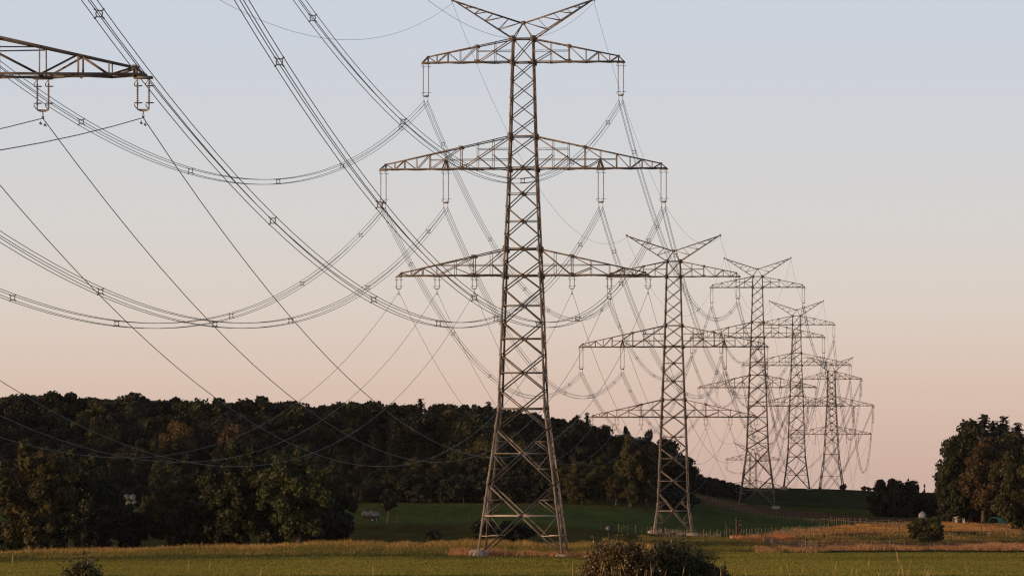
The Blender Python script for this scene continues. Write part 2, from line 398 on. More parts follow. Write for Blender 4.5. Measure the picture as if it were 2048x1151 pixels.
def yoke_big():
    m = MB()
    m.add([(-.36, -.02, 0), (.36, -.02, 0), (.24, -.02, -.2), (-.24, -.02, -.2), (-.36, .02, 0), (.36, .02, 0), (.24, .02, -.2), (-.24, .02, -.2)],
          [(0, 1, 2, 3), (7, 6, 5, 4), (0, 4, 5, 1), (1, 5, 6, 2), (2, 6, 7, 3), (3, 7, 4, 0)])
    for s in (-1, 1):
        m.tube([(s * .22, 0, -.18), (s * .22, 0, -.62), (s * .2, 0, -.95)], .022, 5)
        for z in (-.6, -1.0): m.tube([(s * .2, -.22, z - .04), (s * .2, 0, z + .02), (s * .2, .22, z - .04)], [.025, .05, .025], 6)
    return m.mesh('yoke')
def yoke_small():
    m = MB()
    vs = []
    for y in (-.02, .02):
        vs += [(-.24, y, .02), (.24, y, .02), (.24, y, -.03), (.1, y, -.085), (-.1, y, -.085), (-.24, y, -.03)]
    m.add(vs, [(0, 1, 2, 5), (5, 2, 3, 4), (6, 11, 8, 7), (11, 10, 9, 8)] + [(i, (i + 1) % 6 + 0, (i + 1) % 6 + 6, i + 6) for i in range(6)])
    m.tube([(0, 0, -.08), (0, 0, -.2)], .025, 5)
    m.tube([(-.05, 0, -.28), (0, 0, -.18), (.05, 0, -.28)], .016, 5)
    m.tube([(0, -.2, -.35), (0, 0, -.3), (0, .2, -.35)], [.025, .045, .025], 6)
    return m.mesh('yoke')
YK_B, YK_S = yoke_big(), yoke_small()
def damper_mesh():
    m = MB(); m.tube([(0, -.14, -.1), (0, .14, -.1)], .012, 5); m.tube([(0, 0, 0), (0, 0, -.1)], .014, 5)
    for s in (-1, 1): m.tube([(0, s * .10, -.11), (0, s * .20, -.115)], [.045, .035], 6)
    return m.mesh('damper')
DAMP = damper_mesh()
def merged_string(big):
    """the same string as one mesh for the far pylons"""
    m = MB(); L, dx = (3.36, .285) if big else (1.26, .235)
    for s in (-1, 1):
        m.tube([(s * dx, 0, 0), (s * dx, 0, -L)], .055 if big else .045, 6)
        for z in (-.3, -L + .3): m.box((s * dx + .06, 0, z), .5 if big else .36, .3, .035)
    def cp(me, dz):
        b = len(m.v); m.v += [(v.co.x, v.co.y, v.co.z + dz) for v in me.vertices]
        for p in me.polygons: (m.f3 if len(p.vertices) == 3 else m.f4).append([b + i for i in p.vertices])
    cp(YK_B if big else YK_S, -L); return m.mesh('insulator_string')
STR_B, STR_S = merged_string(True), merged_string(False)
def hang_string(parent, loc, big, detail):
    if not detail:
        return link('insulator_string', STR_B if big else STR_S, M['porcelain'], parent, loc)
    e = empty('insulator_string', loc); e.parent = parent
    L, dx = (3.36, .285) if big else (1.26, .235)
    for s in (-1, 1):
        link('insulator_rod', ROD_B if big else ROD_S, M['porcelain'], e, (s * dx, 0, 0))
        for k, z in enumerate((-.30, -L + .27)):
            link('arcing_ring', (AR_B if big else AR_S)[k], M['steel_dark'], e, (s * dx, 0, z))
    link('yoke', YK_B if big else YK_S, M['bracket'], e, (0, 0, -L))
    if not big:
        for s in (-1, 1): link('damper', DAMP, M['steel_dark'], e, (0, s * .55, -L - .38 - .1))
    return e
BIG_X = {1: [195.5], 2: [281, 155.5]}; SMALL_X = [250, 173, 98]
ARMS = [dict(yb=125, yt=78, L=203, L2=191, yn=113, v=[173, 151, 126, 92, 56], zig=[(191, 't'), (173, 'b'), (151, 't'), (126, 'b'), (92, 't')], inner=92, mid=56, hor=[(102, 92)]),
        dict(yb=338, yt=273, L=288, L2=276, yn=328, v=[258, 238, 214, 187, 155, 124, 91, 60], zig=[(276, 't'), (258, 'b'), (238, 't'), (214, 'b'), (187, 't')], inner=124, mid=60, hor=[(298, 91), (319, 187)], extra=[(187, 'b', 124, 't'), (155, 'm', 124, 'b'), (91, 'm', 60, 'b')], frame=155),
        dict(yb=551, yt=498, L=252, L2=244, yn=545, v=[225, 202, 173, 136, 98, 64], zig=[(244, 't'), (225, 'b'), (202, 't'), (173, 'b')], inner=98, mid=64, hor=[(530, 172)], extra=[(173, 'b', 98, 't'), (136, 'm', 98, 'b')])]
def build_pylon(name, x, D, zarm3, label, group, lower, detail=True, rot=ROT, u=PX, prof=PROF, upper=UPPER, arms=ARMS, peak=(78, 46, 142, -1), strings=True, heavy=1.0):
    """all heights are given in rows of the tall central pylon, u metres each; lower = panel rows under the lowest crossarm"""
    zg = gz(x, D); yb = arms[2]['yb'] + (zarm3 - zg) / u
    root = empty(name, (x, D, zg), rot); tag(root, label, 'pylon', group)
    hx = [p[0] for p in prof]; hy = [p[1] for p in prof]
    slope = (prof[-1][1] - prof[-2][1]) / (prof[-1][0] - prof[-2][0])
    hw = lambda y: (np.interp(y, hx, hy) if y <= hx[-1] else hy[-1] + slope * (y - hx[-1])) * u
    z = lambda y: (yb - y) * u
    panels = upper + [p for p in lower] + [yb]
    brk = prof[-2][0]
    # legs
    for sx in (-1, 1):
        for sy in (-1, 1):
            m = MB(); ys = [peak[0]] + [p[0] for p in prof if peak[0] < p[0] < yb - 5] + [yb]
            pts = [Vector((sx * hw(y), sy * hw(y), z(y))) for y in ys]
            for i in range(len(pts) - 1):
                wd = (.20 + .10 * (ys[i] - 78) / 1000) * heavy
                m.ang(pts[i], pts[i + 1], wd * .88, (0, -sy, 0), (sx, 0, 0), 1, wd * .22)
            if detail and sx * sy < 0 or detail and sx < 0:
                zz = 3.0
                while zz < z(95):
                    y_ = yb - zz / u; k = int(zz / .42) % 2
                    c = Vector((sx * hw(y_), sy * hw(y_), zz))
                    if k: m.box(c + Vector((sx * .12, 0, 0)), .24, .03, .03)
                    else: m.box(c + Vector((0, sy * .12, 0)), .03, .24, .03)
                    zz += .42
            # splice plates
            for y in (brk, 498, 273, 1000):
                if hx[0] < y < yb - 20: m.box((sx * hw(y), sy * hw(y), z(y)), .30, .30, .75)
            m.build('leg', M['steel'], root)
            f = MB(); fh, fr = (.74, 1.5) if sx < 0 else (.30, 1.1)
            f.lathe([(0, fh), (.40 * fr, fh * .96), (.62 * fr, fh * .76), (.74 * fr, fh * .3), (.78 * fr, -.8)], (sx * hw(yb), sy * hw(yb), 0), 12)
            f.build('footing', M['concrete'], root)
    # body bracing
    mp = MB(); m = MB(); nrm = [(0, -1, 0), (1, 0, 0), (0, 1, 0), (-1, 0, 0)]
    def corner(k, side, y):
        h = hw(y)
        return {0: Vector((side * h, -h, z(y))), 1: Vector((h, side * h, z(y))), 2: Vector((side * h, h, z(y))), 3: Vector((-h, side * h, z(y)))}[k]
    for a, b in zip(panels[:-1], panels[1:]):
        wd = (.088 + .06 * (b - 78) / 1000) * heavy
        big = (b - a) > 90
        for k in range(4):
            n = nrm[k]; flo = Vector((0, -1, 0)) if k in (0, 2) else Vector((-1, 0, 0))
            tl, tr, bl, br = corner(k, -1, a), corner(k, 1, a), corner(k, -1, b), corner(k, 1, b)
            off = Vector(n) * .06
            m.ang(tl - off, br - off, wd, flo, Vector((0, 0, -1)), -1)
            m.ang(bl + off, tr + off, wd, flo, Vector((0, 0, 1)) , 1)
            ha, hb = hw(a), hw(b); t = ha / (ha + hb); yc = a + (b - a) * t
            if a >= 300:
                cl, cr = corner(k, -1, yc), corner(k, 1, yc)
                wb = wd * (1.5 if abs(yc - brk) < 30 else .85)
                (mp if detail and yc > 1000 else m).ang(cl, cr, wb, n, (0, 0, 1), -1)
                ctr = (cl + cr) / 2; m.box(ctr, .5 if k in (0, 2) else .06, .06 if k in (0, 2) else .5, .42)
            if big and a > 700:
                wr = .075 * heavy
                for (y0, y1, tt) in ((a, yc, .5), (yc, b, .5)):
                    ym = y0 + (y1 - y0) * tt
                    for s in (-1, 1):
                        leg = corner(k, s, ym)
                        # point of the diagonal at that height
                        if y0 == a: p0, p1 = corner(k, s, a), corner(k, -s, b)
                        else: p0, p1 = corner(k, -s, a), corner(k, s, b)
                        q = p0 + (p1 - p0) * ((ym - a) / (b - a))
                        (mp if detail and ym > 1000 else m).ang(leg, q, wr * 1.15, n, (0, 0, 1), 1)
                        j = corner(k, s, yc); m.ang(j, q, wr * .9, n, (0, 0, 1), -1)
                        if y1 == b and tt:
                            m.ang(corner(k, s, ym), corner(k, s, ym) + (q - leg) * .02, wr, n)
    for y in [peak[0], arms[0]['yb'], arms[1]['yt'], arms[1]['yb'], arms[2]['yt'], arms[2]['yb']]:
        for k in range(4):
            m.ang(corner(k, -1, y), corner(k, 1, y), .14 * heavy, nrm[k], (0, 0, 1), -1)
            for s in (-1, 1):
                c = corner(k, s, y); m.box(c, .5 if k in (0, 2) else .07, .07 if k in (0, 2) else .5, .6)
    m.build('bracing', M['steel'], root)
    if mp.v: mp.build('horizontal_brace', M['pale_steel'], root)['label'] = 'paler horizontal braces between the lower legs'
    # earth wire horns
    m = MB(); yw, yc, lt, ytip = peak; top = Vector((0, 0, z(yc)))
    for s in (-1, 1):
        tip = Vector((s * lt * u, 0, z(ytip)))
        for f in (-1, 1):
            w0 = Vector((s * hw(yw), f * hw(yw), z(yw)))
            m.ang(w0, tip, .14 * heavy, (0, f, 0), (0, 0, -1), 1); m.ang(w0, top, .12 * heavy, (0, f, 0), None, 1)
            fs = [.0, .24, .46, .64, .79, .9]
            for i in range(1, len(fs)):
                lo = w0.lerp(tip, fs[i]); m.ang(lo, top.lerp(tip, fs[i] - .04), .07 * heavy, (0, f, 0)); m.ang(w0.lerp(tip, fs[i]), top.lerp(tip, fs[i - 1] + .02), .07 * heavy, (0, f, 0))
            m.box(w0, .5, .3, .5)
        for fr in (.24, .46, .64, .79): m.ang(Vector((s * hw(yw), -hw(yw), z(yw))).lerp(tip, fr), Vector((s * hw(yw), hw(yw), z(yw))).lerp(tip, fr), .06, (0, 0, 1))
        m.ang(top, tip, .18 * heavy, (0, 0, 1), None, -1); m.box(tip, .3, .25, .35)
        m.tube([tip, tip + Vector((s * .05, 0, -.35))], .03, 5)
    m.box(top, .45, .35, .4)
    m.build('earth_wire_peak', M['steel'], root)
    # crossarms
    for ai, A in enumerate(arms):
        m = MB(); hb, ht = hw(A['yb']) / u, hw(A['yt']) / u; dt = 4.5
        for s in (-1, 1):
            def dep(xx, h0): return h0 + (dt - h0) * min(1, max(0, (xx - h0) / (A['L'] - h0)))
            def bot(xx, f): return Vector((s * xx * u, f * dep(xx, hb) * u, z(A['yb'])))
            def topy(xx): return A['yt'] + (A['yn'] - A['yt']) * (xx - ht) / (A['L2'] - ht)
            def top_(xx, f): return Vector((s * xx * u, f * dep(xx, ht) * u, z(topy(xx))))
            def mid(xx, f, y=None): 
                y = (topy(xx) + A['yb']) / 2 if y is None else y
                return Vector((s * xx * u, f * dep(xx, hb) * u, z(y)))
            get = lambda xx, c, f: bot(xx, f) if c == 'b' else top_(xx, f) if c == 't' else mid(xx, f)
            for f in (-1, 1):
                n = (0, f, 0)
                m.ang(bot(hb, f), bot(A['L'], f), .125 * heavy, (0, 0, -1), (0, f, 0), -1)
                m.ang(top_(ht, f), top_(A['L2'], f), .11 * heavy, n, (0, 0, 1), -1)
                m.ang(top_(A['L2'], f), bot(A['L'], f), .11 * heavy, n); m.ang(top_(A['L2'], f), bot(A['L2'], f), .10 * heavy, n)
                for xx in A['v']: m.ang(bot(xx, f), top_(xx, f), (.10 if xx in (A['inner'], 187, 202, 238, 151) else .065) * heavy, n)
                for (x0, c0), (x1, c1) in zip(A['zig'][:-1], A['zig'][1:]): m.ang(get(x0, c0, f), get(x1, c1, f), .09 * heavy, n)
                m.ang(bot(A['inner'], f), top_(ht, f), .11 * heavy, n); m.ang(mid(A['mid'], f), bot(hb, f), .09 * heavy, n)
                for (x0, c0, x1, c1) in A.get('extra', []): m.ang(get(x0, c0, f), get(x1, c1, f), .09 * heavy, n)
                for (yh, xe) in A['hor']: m.ang(Vector((s * hb * u, f * dep(hb, hb) * u, z(yh))), mid(xe, f, yh), .065 * heavy, n)
                if 'frame' in A:
                    xx = A['frame']
                    for o_ in (-6, 6): m.ang(mid(xx, f), bot(xx + o_, f), .13 * heavy, n)
                m.box(top_(A['L2'], f), .24, .06, .2)
                for xx in (A['inner'],): m.box(bot(xx, f) + Vector((0, 0, .12)), .6, .07, .3); m.box(top_(xx, f), .45, .07, .3)
            vs = sorted([A['L2']] + A['v'] + [hb], reverse=True)
            for i, xx in enumerate(vs):
                m.ang(bot(xx, -1), bot(xx, 1), .09 * heavy, (0, 0, -1)); m.ang(top_(max(xx, ht), -1), top_(max(xx, ht), 1), .06 * heavy, (0, 0, 1))
                if i: m.ang(bot(vs[i - 1], (-1) ** i), bot(xx, -(-1) ** i), .10 * heavy, (0, 0, -1), None, 1)
            m.ang(bot(A['L'], -1), bot(A['L'], 1), .12, (0, 0, -1))
        for s in (-1, 1): m.box((s * 12 * u, 0, z(A['yb'])), .3, .3, .12)
        hangs = [s * q for q in (BIG_X[ai + 1] if ai < 2 else SMALL_X) for s in (-1, 1)]
        if strings:
            for q in hangs:
                m.box((q * u, 0, z(A['yb']) - .08), .95 if ai < 2 else .75, .5, .10)
        ao = m.build('crossarm', M['steel'], root)
        if strings:
            for q in hangs: hang_string(root, (q * u, 0, z(A['yb']) - .12), ai < 2, detail)
    return root, z, u

DIR = Vector((math.cos(ROT), math.sin(ROT), 0))
PY = []   # attachment tables: dict arm,key -> world position
def attach_table(root, z, u, x, D, rot):
    dx = Vector((math.cos(rot), math.sin(rot), 0)); o = Vector((x, D, root.location.z)); T = {}
    for s in (-1, 1):
        T[('e', s, 0)] = o + dx * (s * 142 * u) + Vector((0, 0, z(-1) - .35))
        T[('a', s, 0)] = o + dx * (s * 195.5 * u) + Vector((0, 0, z(125) - .12 - 3.36 - .6))
        T[('b', s, 0)] = o + dx * (s * 281 * u) + Vector((0, 0, z(338) - .12 - 3.36 - .6))
        T[('b', s, 1)] = o + dx * (s * 155.5 * u) + Vector((0, 0, z(338) - .12 - 3.36 - .6))
        for i, q in enumerate(SMALL_X): T[('c', s, i)] = o + dx * (s * q * u) + Vector((0, 0, z(551) - .12 - 1.26 - .34))
    return T
GRP = 'lattice pylons of the power line'
def px_pos(px, D): return at(px, D)
L1 = [645, 711, 781, 858, 968]
specs = [
    ('lattice_pylon', -363, 229, 155, 'rusty lattice pylon cropped by the upper left corner, one arm end showing', [645, 711, 781], True),
    ('lattice_pylon', 1046.5, 600, 551, 'tallest full rusty lattice pylon standing on concrete feet in the near meadow', L1, True),
    ('lattice_pylon', 1347, 912, 833.5, 'brown lattice pylon with its feet inside the post fence behind the near shrub', [645, 711, 781], True),
    ('lattice_pylon', 1515, 1279, 774.5, 'grey lattice pylon standing on a brown grass patch before the embankment', [645, 711, 760, 815, 930], False),
    ('lattice_pylon', 1593, 1575, 811.5, 'slim lattice pylon with dark lower legs standing on the embankment crest', [645, 711, 781, 858], False)]
for k, (nm, px, D, yr, lab, low, det) in enumerate(specs):
    x = px_pos(px, D); za = (HOR - yr) * D / F
    r, z, u = build_pylon(nm, x, D, za, lab, GRP, low, det, heavy=.86 if k == 0 else 1.0)
    PY.append(attach_table(r, z, u, x, D, ROT))
# the angle pylon on the ridge: strain strings and jumper loops
U5 = 2057 / F
def y5(v): return v
P5PROF = [(725, 6.6), (742, 7.0), (758, 7.4), (792, 8.2), (811, 9.2), (852, 11.3), (868, 12.2), (914, 14.8), (977, 23.5)]
P5UP = [742, 758, 770, 781, 792, 802, 811, 824, 838, 852, 868]
def arm5(yb, yt, L, v, hor):
    L2 = L - 2.2; n = [L * f for f in v]
    return dict(yb=yb, yt=yt, L=L, L2=L2, yn=yb - 2.6, v=n, zig=[(L2, 't'), (n[0], 'b'), (n[1], 't'), (n[2], 'b'), (n[3], 't')], inner=n[3], mid=n[4], hor=hor)
A5 = [arm5(758, 742, 61, (.86, .73, .6, .46, .28), [(751, 28)]), arm5(811, 792, 85, (.88, .76, .62, .46, .26), [(802, 40)]), arm5(868, 852, 80, (.88, .76, .62, .46, .26), [(860, 38)])]
x5, D5 = at(1663, 2057), 2057.
R5 = math.radians(2.0)
r5, z5, u5 = build_pylon('lattice_pylon', x5, D5, (HOR - 868) * D5 / F, 'angle lattice pylon at line end with hanging jumper loops under its arms', GRP,
                         [890, 930], False, R5, U5, P5PROF, P5UP, A5, (742, 727, 43, 714), strings=False, heavy=1.05)
# far pylon behind the ridge
D6 = 2400.; x6 = at(1506, D6); u6 = .274 * D6 / F; R6 = math.radians(8)
r6, z6, _ = build_pylon('lattice_pylon', x6, D6, (HOR - (919 + 426 * .274)) * D6 / F, 'palest lattice pylon half hidden behind the ridge, seen through another pylon', GRP, [645, 711, 781, 858], False, R6, u6)
T6 = attach_table(r6, z6, u6, x6, D6, R6)
d5 = Vector((math.cos(R5), math.sin(R5), 0)); o5 = Vector((x5, D5, r5.location.z))
def tip5(q, y): return o5 + d5 * (q * U5) + Vector((0, 0, z5(y) - .1))
KEYS = [('e', 0)] + [('a', 0), ('b', 0), ('b', 1)] + [('c', i) for i in range(3)]
base5 = {('e', 0): (43, 714), ('a', 0): (60.5, 758), ('b', 0): (84.5, 811), ('b', 1): (46, 811), ('c', 0): (79.5, 868), ('c', 1): (55, 868), ('c', 2): (31, 868)}
T5a, T5b = {}, {}
inv5 = Matrix.Rotation(-R5, 4, 'Z')
for s in (-1, 1):
    for (a, i), (q, y) in base5.items():
        P = tip5(s * q, y)
        if a == 'e': T5a[(a, s, i)] = T5b[(a, s, i)] = P; continue
        ln = 4.6 if a != 'c' else 2.0
        ends = []
        for tgt, T in ((PY[4][(a, s, i)], T5a), (T6[(a, s, i)], T5b)):
            d = (tgt - P); d.z = 0; d.normalize(); d.z = -.16 if a != 'c' else -.2; d.normalize()
            E = P + d * ln; T[(a, s, i)] = E; ends.append(E)
            m = MB(); lp, le = inv5 @ (P - o5), inv5 @ (E - o5); sd = (le - lp).cross(Vector((0, 0, 1))).normalized()
            for k in (-1, 1):
                off = sd * (.3 if a != 'c' else .0) * k
                if a == 'c' and k > 0: continue
                m.tube([lp, lp.lerp(le, .1) + off, lp.lerp(le, .9) + off, le], [.06, .09, .09, .06], 6)
            m.build('strain_insulator', M['porcelain'], r5)
        m = MB(); e0, e1 = inv5 @ (ends[0] - o5), inv5 @ (ends[1] - o5)
        offs = ((-.2, 0), (.2, 0), (-.2, -.4), (.2, -.4)) if a != 'c' else ((0, 0),)
        for ox, oz in offs:
            pts = []
            for t in np.linspace(0, 1, 17):
                p = e0.lerp(e1, t); p.z -= (5.2 if a != 'c' else 3.0) * (1 - (2 * t - 1) ** 4) ; pts.append(p + Vector((ox, 0, oz)))
            m.tube(pts, .03, 5)
        m.build('jumper_loop', M['wire'], r5)

# ------------------------------------------------------------------ conductors
PN = ['cropped pylon', 'tallest pylon', 'fenced pylon', 'brown-patch pylon', 'embankment pylon', 'jumper-loop pylon', 'half-hidden palest pylon']
def sagpt(A, B, s, t):
    p = A.lerp(B, t); p.z -= 4 * s * t * (1 - t); return p
def wire_mesh(m, A, B, s, r, off=Vector((0, 0, 0)), n=44, t0=0., t1=1.):
    m.tube([sagpt(A, B, s, t0 + (t1 - t0) * k / n) + off for k in range(n + 1)], r, 5)
def spacer_mesh(r=.15):
    m = MB(); m.ring((0, 0, 0), r, .028, (0, 1, 0), 16, 5)
    for sx in (-1, 1):
        for sz in (-1, 1):
            d = Vector((sx, 0, sz)).normalized(); m.tube([d * (r - .01), d * .283], .034, 5); m.tube([d * .283 + Vector((0, -.07, 0)), d * .283 + Vector((0, .07, 0))], .045, 6)
    return m.mesh('spacer')
SPC = spacer_mesh()
WR = .022
side_n = {-1: 'left', 1: 'right'}
def span(TA, TB, na, nb, k, rr=1.0):
    for (a, i) in KEYS:
        for s in (-1, 1):
            A, B = TA[(a, s, i)], TB[(a, s, i)]; L = (B - A).length
            if a == 'e':
                m = MB(); wire_mesh(m, A, B, 9.5e-5 * L * L, WR * .7 * rr)
                o = m.build('earth_wire', M['wire'], smooth=True)
                tag(o, f'thin earth wire from {side_n[s]} peak tip of the {na} to the {nb}', 'cable', 'earth wires of the power line')
            elif a == 'c':
                m = MB(); wire_mesh(m, A, B, 1.14e-4 * L * L * (1 + .02 * i), WR * .9 * rr)
                o = m.build('conductor_wire', M['wire'], smooth=True)
                pos = ('outer', 'middle', 'inner')[i]
                tag(o, f'single wire, lowest crossarm {side_n[s]} {pos} string, {na} to {nb}', 'cable', 'single conductor wires on the lowest crossarms')
            else:
                sg = 1.07e-4 * L * L
                e = empty('conductor_bundle', A)
                pos = 'top crossarm' if a == 'a' else ('middle crossarm outer' if i == 0 else 'middle crossarm inner')
                tag(e, f'four-wire bundle, {pos} {side_n[s]}, {na} to {nb}', 'cable', 'conductor bundles with spacers')
                for ox in (-.2, .2):
                    for oz in (0, -.4):
                        m = MB(); wire_mesh(m, A - A, B - A, sg, WR * rr, Vector((ox, 0, oz))); m.build('wire', M['wire'], e, True)
                nsp = max(4, round(L / 52)); rnd = random.Random(k * 100 + s * 7 + i * 3 + ord(a))
                for q in range(nsp):
                    t = (q + .5 + rnd.uniform(-.14, .14)) / nsp
                    p = sagpt(A - A, B - A, sg, t) + Vector((0, 0, -.2))
                    sp = link('spacer', SPC, M['spacer'], e, p)
                    d = sagpt(A, B, sg, t + .005) - sagpt(A, B, sg, t - .005); sp.rotation_euler = (0, 0, math.atan2(-d.x, d.y))
Ts = [(PY[0], PY[1]), (PY[1], PY[2]), (PY[2], PY[3]), (PY[3], PY[4]), (PY[4], T5a), (T5b, T6)]
for k, (a, b) in enumerate(Ts): span(a, b, PN[k], PN[k + 1], k, 1.0 + .12 * max(0, k - 1))
for i, pos in ((0, 'outer'), (1, 'middle')):
    A = PY[0][('c', 1, i)]; B = A + Vector((-29.6, -371, 4.5))
    m = MB(); wire_mesh(m, A, B, 8.1e-5 * 371 ** 2, WR * .9)
    tag(m.build('conductor_wire', M['wire'], smooth=True), f'single wire leaving the cropped pylon {pos} right string towards the left frame edge', 'cable', 'single conductor wires on the lowest crossarms')

# ------------------------------------------------------------------ foliage builders
def leaf_cloud(cent, rad, per, ls, rng, up=.15, shape=1.6, fill=.35, squash=.85):
    n = len(cent); tot = per * n
    d = rng.normal(size=(tot, 3)); d /= np.linalg.norm(d, axis=1)[:, None]
    idx = np.repeat(np.arange(n), per)
    rr = 1 - fill * rng.random(tot) ** 2 + .12 * rng.normal(size=tot) * .5
    P = cent[idx] + d * np.array([1, 1, squash]) * (rad[idx] * rr)[:, None]
    nrm = d + rng.normal(size=(tot, 3)) * .75 + np.array([0, 0, up]); nrm /= np.linalg.norm(nrm, axis=1)[:, None]
    a = np.cross(nrm, rng.normal(size=(tot, 3))); a /= np.linalg.norm(a, axis=1)[:, None]; b = np.cross(nrm, a)
    s = ls * (.55 + .9 * rng.random(tot))[:, None]
    V = np.stack([P - a * s * shape / 2, P + b * s / 2, P + a * s * shape / 2, P - b * s / 2], 1).reshape(-1, 3)
    Fq = np.arange(tot * 4).reshape(-1, 4)
    return V, Fq
_ico = None
def core_blobs(cent, rad, k=.72, rng=None):
    global _ico
    if _ico is None:
        import bmesh
        bm = bmesh.new(); bmesh.ops.create_icosphere(bm, subdivisions=2, radius=1); _ico = (np.array([v.co[:] for v in bm.verts]), np.array([[v.index for v in f.verts] for f in bm.faces])); bm.free()
    V, Fs = [], []
    for c, r in zip(cent, rad):
        b = sum(len(v) for v in V); V.append(c + _ico[0] * (r * k) * (1 + .18 * rng.normal(size=(len(_ico[0]), 1)))); Fs.append(_ico[1] + b)
    return np.concatenate(V), np.concatenate(Fs)
def crown_broad(H, R, rng, nb=34, per=150, ls=.45, base=.18, blob=.34, lean=0.):
    """crown between base*H and H, several limbs of clumps"""
    c = []; r = []
    zc = (1 + base) / 2 * H; hz = (1 - base) / 2 * H
    while len(c) < nb:
        d = rng.normal(size=3); d /= np.linalg.norm(d); q = rng.random() ** .45
        p = d * q * np.array([R, R, hz]) * np.array([1, 1, 1])
        f = 1 - .25 * max(0, p[2] / hz) if p[2] > 0 else 1 - .15 * (-p[2] / hz)
        p[:2] *= f; br = R * blob * (.6 + .7 * rng.random()) * (1.05 - .3 * q)
        k = max(0, 1 - br / np.linalg.norm([R, R, hz]) * .9)
        c.append(p * k + np.array([lean * (p[2] + hz), 0, zc])); r.append(br)
    c = np.array(c); r = np.array(r)
    V1, F1 = leaf_cloud(c, r, per, ls, rng); V2, F2 = core_blobs(c, r, .6, rng)
    k = H / np.percentile(V1[:, 2], 99.7); V1[:, 2] *= k; V2[:, 2] *= k
    return V1, F1, V2, F2
def crown_conifer(H, R, rng, n=2600, ls=.4, base=.08):
    """whorls of drooping branches, narrowing to a leader"""
    P, A, S_ = [], [], []
    nw = int(H / .36); lv = np.linspace(base, .985, nw)
    for t in lv:
        rad = R * (1 - t) ** .55 * (.62 + .55 * rng.random()) + .08; nbr = max(3, int(3 + rad * 1.7))
        ph = rng.random() * 6.28
        for b in range(nbr):
            an = ph + b * 6.283 / nbr + rng.normal() * .15; rl = rad * (.75 + .4 * rng.random())
            k = max(3, int(rl / .26))
            for q in range(k):
                f = (q + .6) / k
                P.append((math.cos(an) * rl * f, math.sin(an) * rl * f, H * t - rl * f * .34 + rng.normal() * .16)); A.append((math.cos(an), math.sin(an), -.3)); S_.append(ls * (1.2 - .5 * f))
    P = np.array(P); A = np.array(A); S_ = np.array(S_); rep = 2
    P = np.repeat(P, rep, 0) + rng.normal(size=(len(P) * rep, 3)) * .14; A = np.repeat(A, rep, 0) + rng.normal(size=(len(P), 3)) * .5; S_ = np.repeat(S_, rep)
    A /= np.linalg.norm(A, axis=1)[:, None]; nr = rng.normal(size=A.shape) * .5 + np.array([0, 0, 1]); B = np.cross(A, nr); B /= np.linalg.norm(B, axis=1)[:, None]
    s = (S_ * (.6 + .8 * rng.random(len(P))))[:, None]
    V1 = np.stack([P - A * s, P + B * s * .4, P + A * s, P - B * s * .4], 1).reshape(-1, 3); F1 = np.arange(len(P) * 4).reshape(-1, 4)
    m = MB(); m.tube([(0, 0, H * base), (0, 0, H * .5), (0, 0, H * .96)], [R * .5, R * .3, .03], 8); V2 = np.array(m.v); V2[:, :2] *= (1 + .2 * rng.normal(size=(len(V2), 1)))
    F2 = []
    for f in m.f4: F2 += [[f[0], f[1], f[2]], [f[0], f[2], f[3]]]
    return V1, F1, V2, np.array(F2)
def mk_crown(name, parts): 
    V1, F1, V2, F2 = parts
    return np_mesh(name, np.concatenate([V1, V2]), [F1, F2 + len(V1)])
def mk_trunk(H, R, r0, rng, fork=True, base=.18, nl=6):
    m = MB(); top = H * .72
    pts = [Vector((rng.normal() * .05 * i, rng.normal() * .05 * i, top * i / 6)) for i in range(7)]
    m.tube(pts, [r0 * 1.35] + [r0 * (1 - .13 * i) for i in range(1, 7)], 8)
    if fork:
        for i in range(nl):
            z0 = H * (base + .02 + .45 * rng.random()); an = rng.random() * 6.28; L = R * (.55 + .35 * rng.random())
            p0 = Vector((0, 0, z0)); p1 = p0 + Vector((math.cos(an) * L * .45, math.sin(an) * L * .45, L * .35)); p2 = p0 + Vector((math.cos(an) * L, math.sin(an) * L, L * .8))
            m.tube([p0, p1, p2], [r0 * .5, r0 * .34, r0 * .12], 6)
    return m.mesh('trunk', True)
LIB = {}
def variant(key, fn, Hr, r0, fork=True, base=.18, R=4):
    if key not in LIB:
        rng = np.random.default_rng(abs(hash(key)) % 100000 if False else sum(ord(ch) * (i + 3) for i, ch in enumerate(key)))
        LIB[key] = (mk_crown('crown', fn(rng)), mk_trunk(Hr, R, r0, rng, fork, base), Hr)
    return LIB[key]
def plant(key, name, px, D, top_y=None, H=None, mat='leaf', label='', cat='tree', group=None, wscale=1., dz=-.15, rz=None, x=None):
    crown, trunk, Hr = LIB[key]
    X = at(px, D) if x is None else x; zg = gz(X, D)
    if H is None: H = (HOR - top_y) * D / F - zg
    sc = H / Hr
    e = empty(name, (X, D, zg + dz), random.uniform(0, 6.28) if rz is None else rz); e.scale = (sc * wscale, sc * wscale, sc)
    tag(e, label, cat, group)
    c = link('crown', crown, None, e); c_m = M[mat]
    if not crown.materials: crown.materials.append(c_m)
    if crown.materials[0] != c_m:
        c.material_slots[0].link = 'OBJECT'; c.material_slots[0].material = c_m
    link('trunk', trunk, M['bark'], e)
    return e
for i in range(5): variant(f'oak{i}', lambda r: crown_broad(14, 5.2, r, 46, 270, .32, .04), 14, .35, R=5)
for i in range(4): variant(f'ash{i}', lambda r: crown_broad(14, 3.9, r, 40, 240, .30, .03, .36), 14, .28, R=4)
for i in range(3): variant(f'fir{i}', lambda r: crown_conifer(16, 3.7, r), 16, .25, False)
for i in range(3): variant(f'hero{i}', lambda r: crown_broad(13, 6.3, r, 90, 230, .27, .05, .22), 13, .4, base=.1, R=5.4)
for i in range(2): variant(f'bush{i}', lambda r: crown_broad(3, 2.0, r, 26, 130, .20, .0, .36), 3, .08, R=1.6)
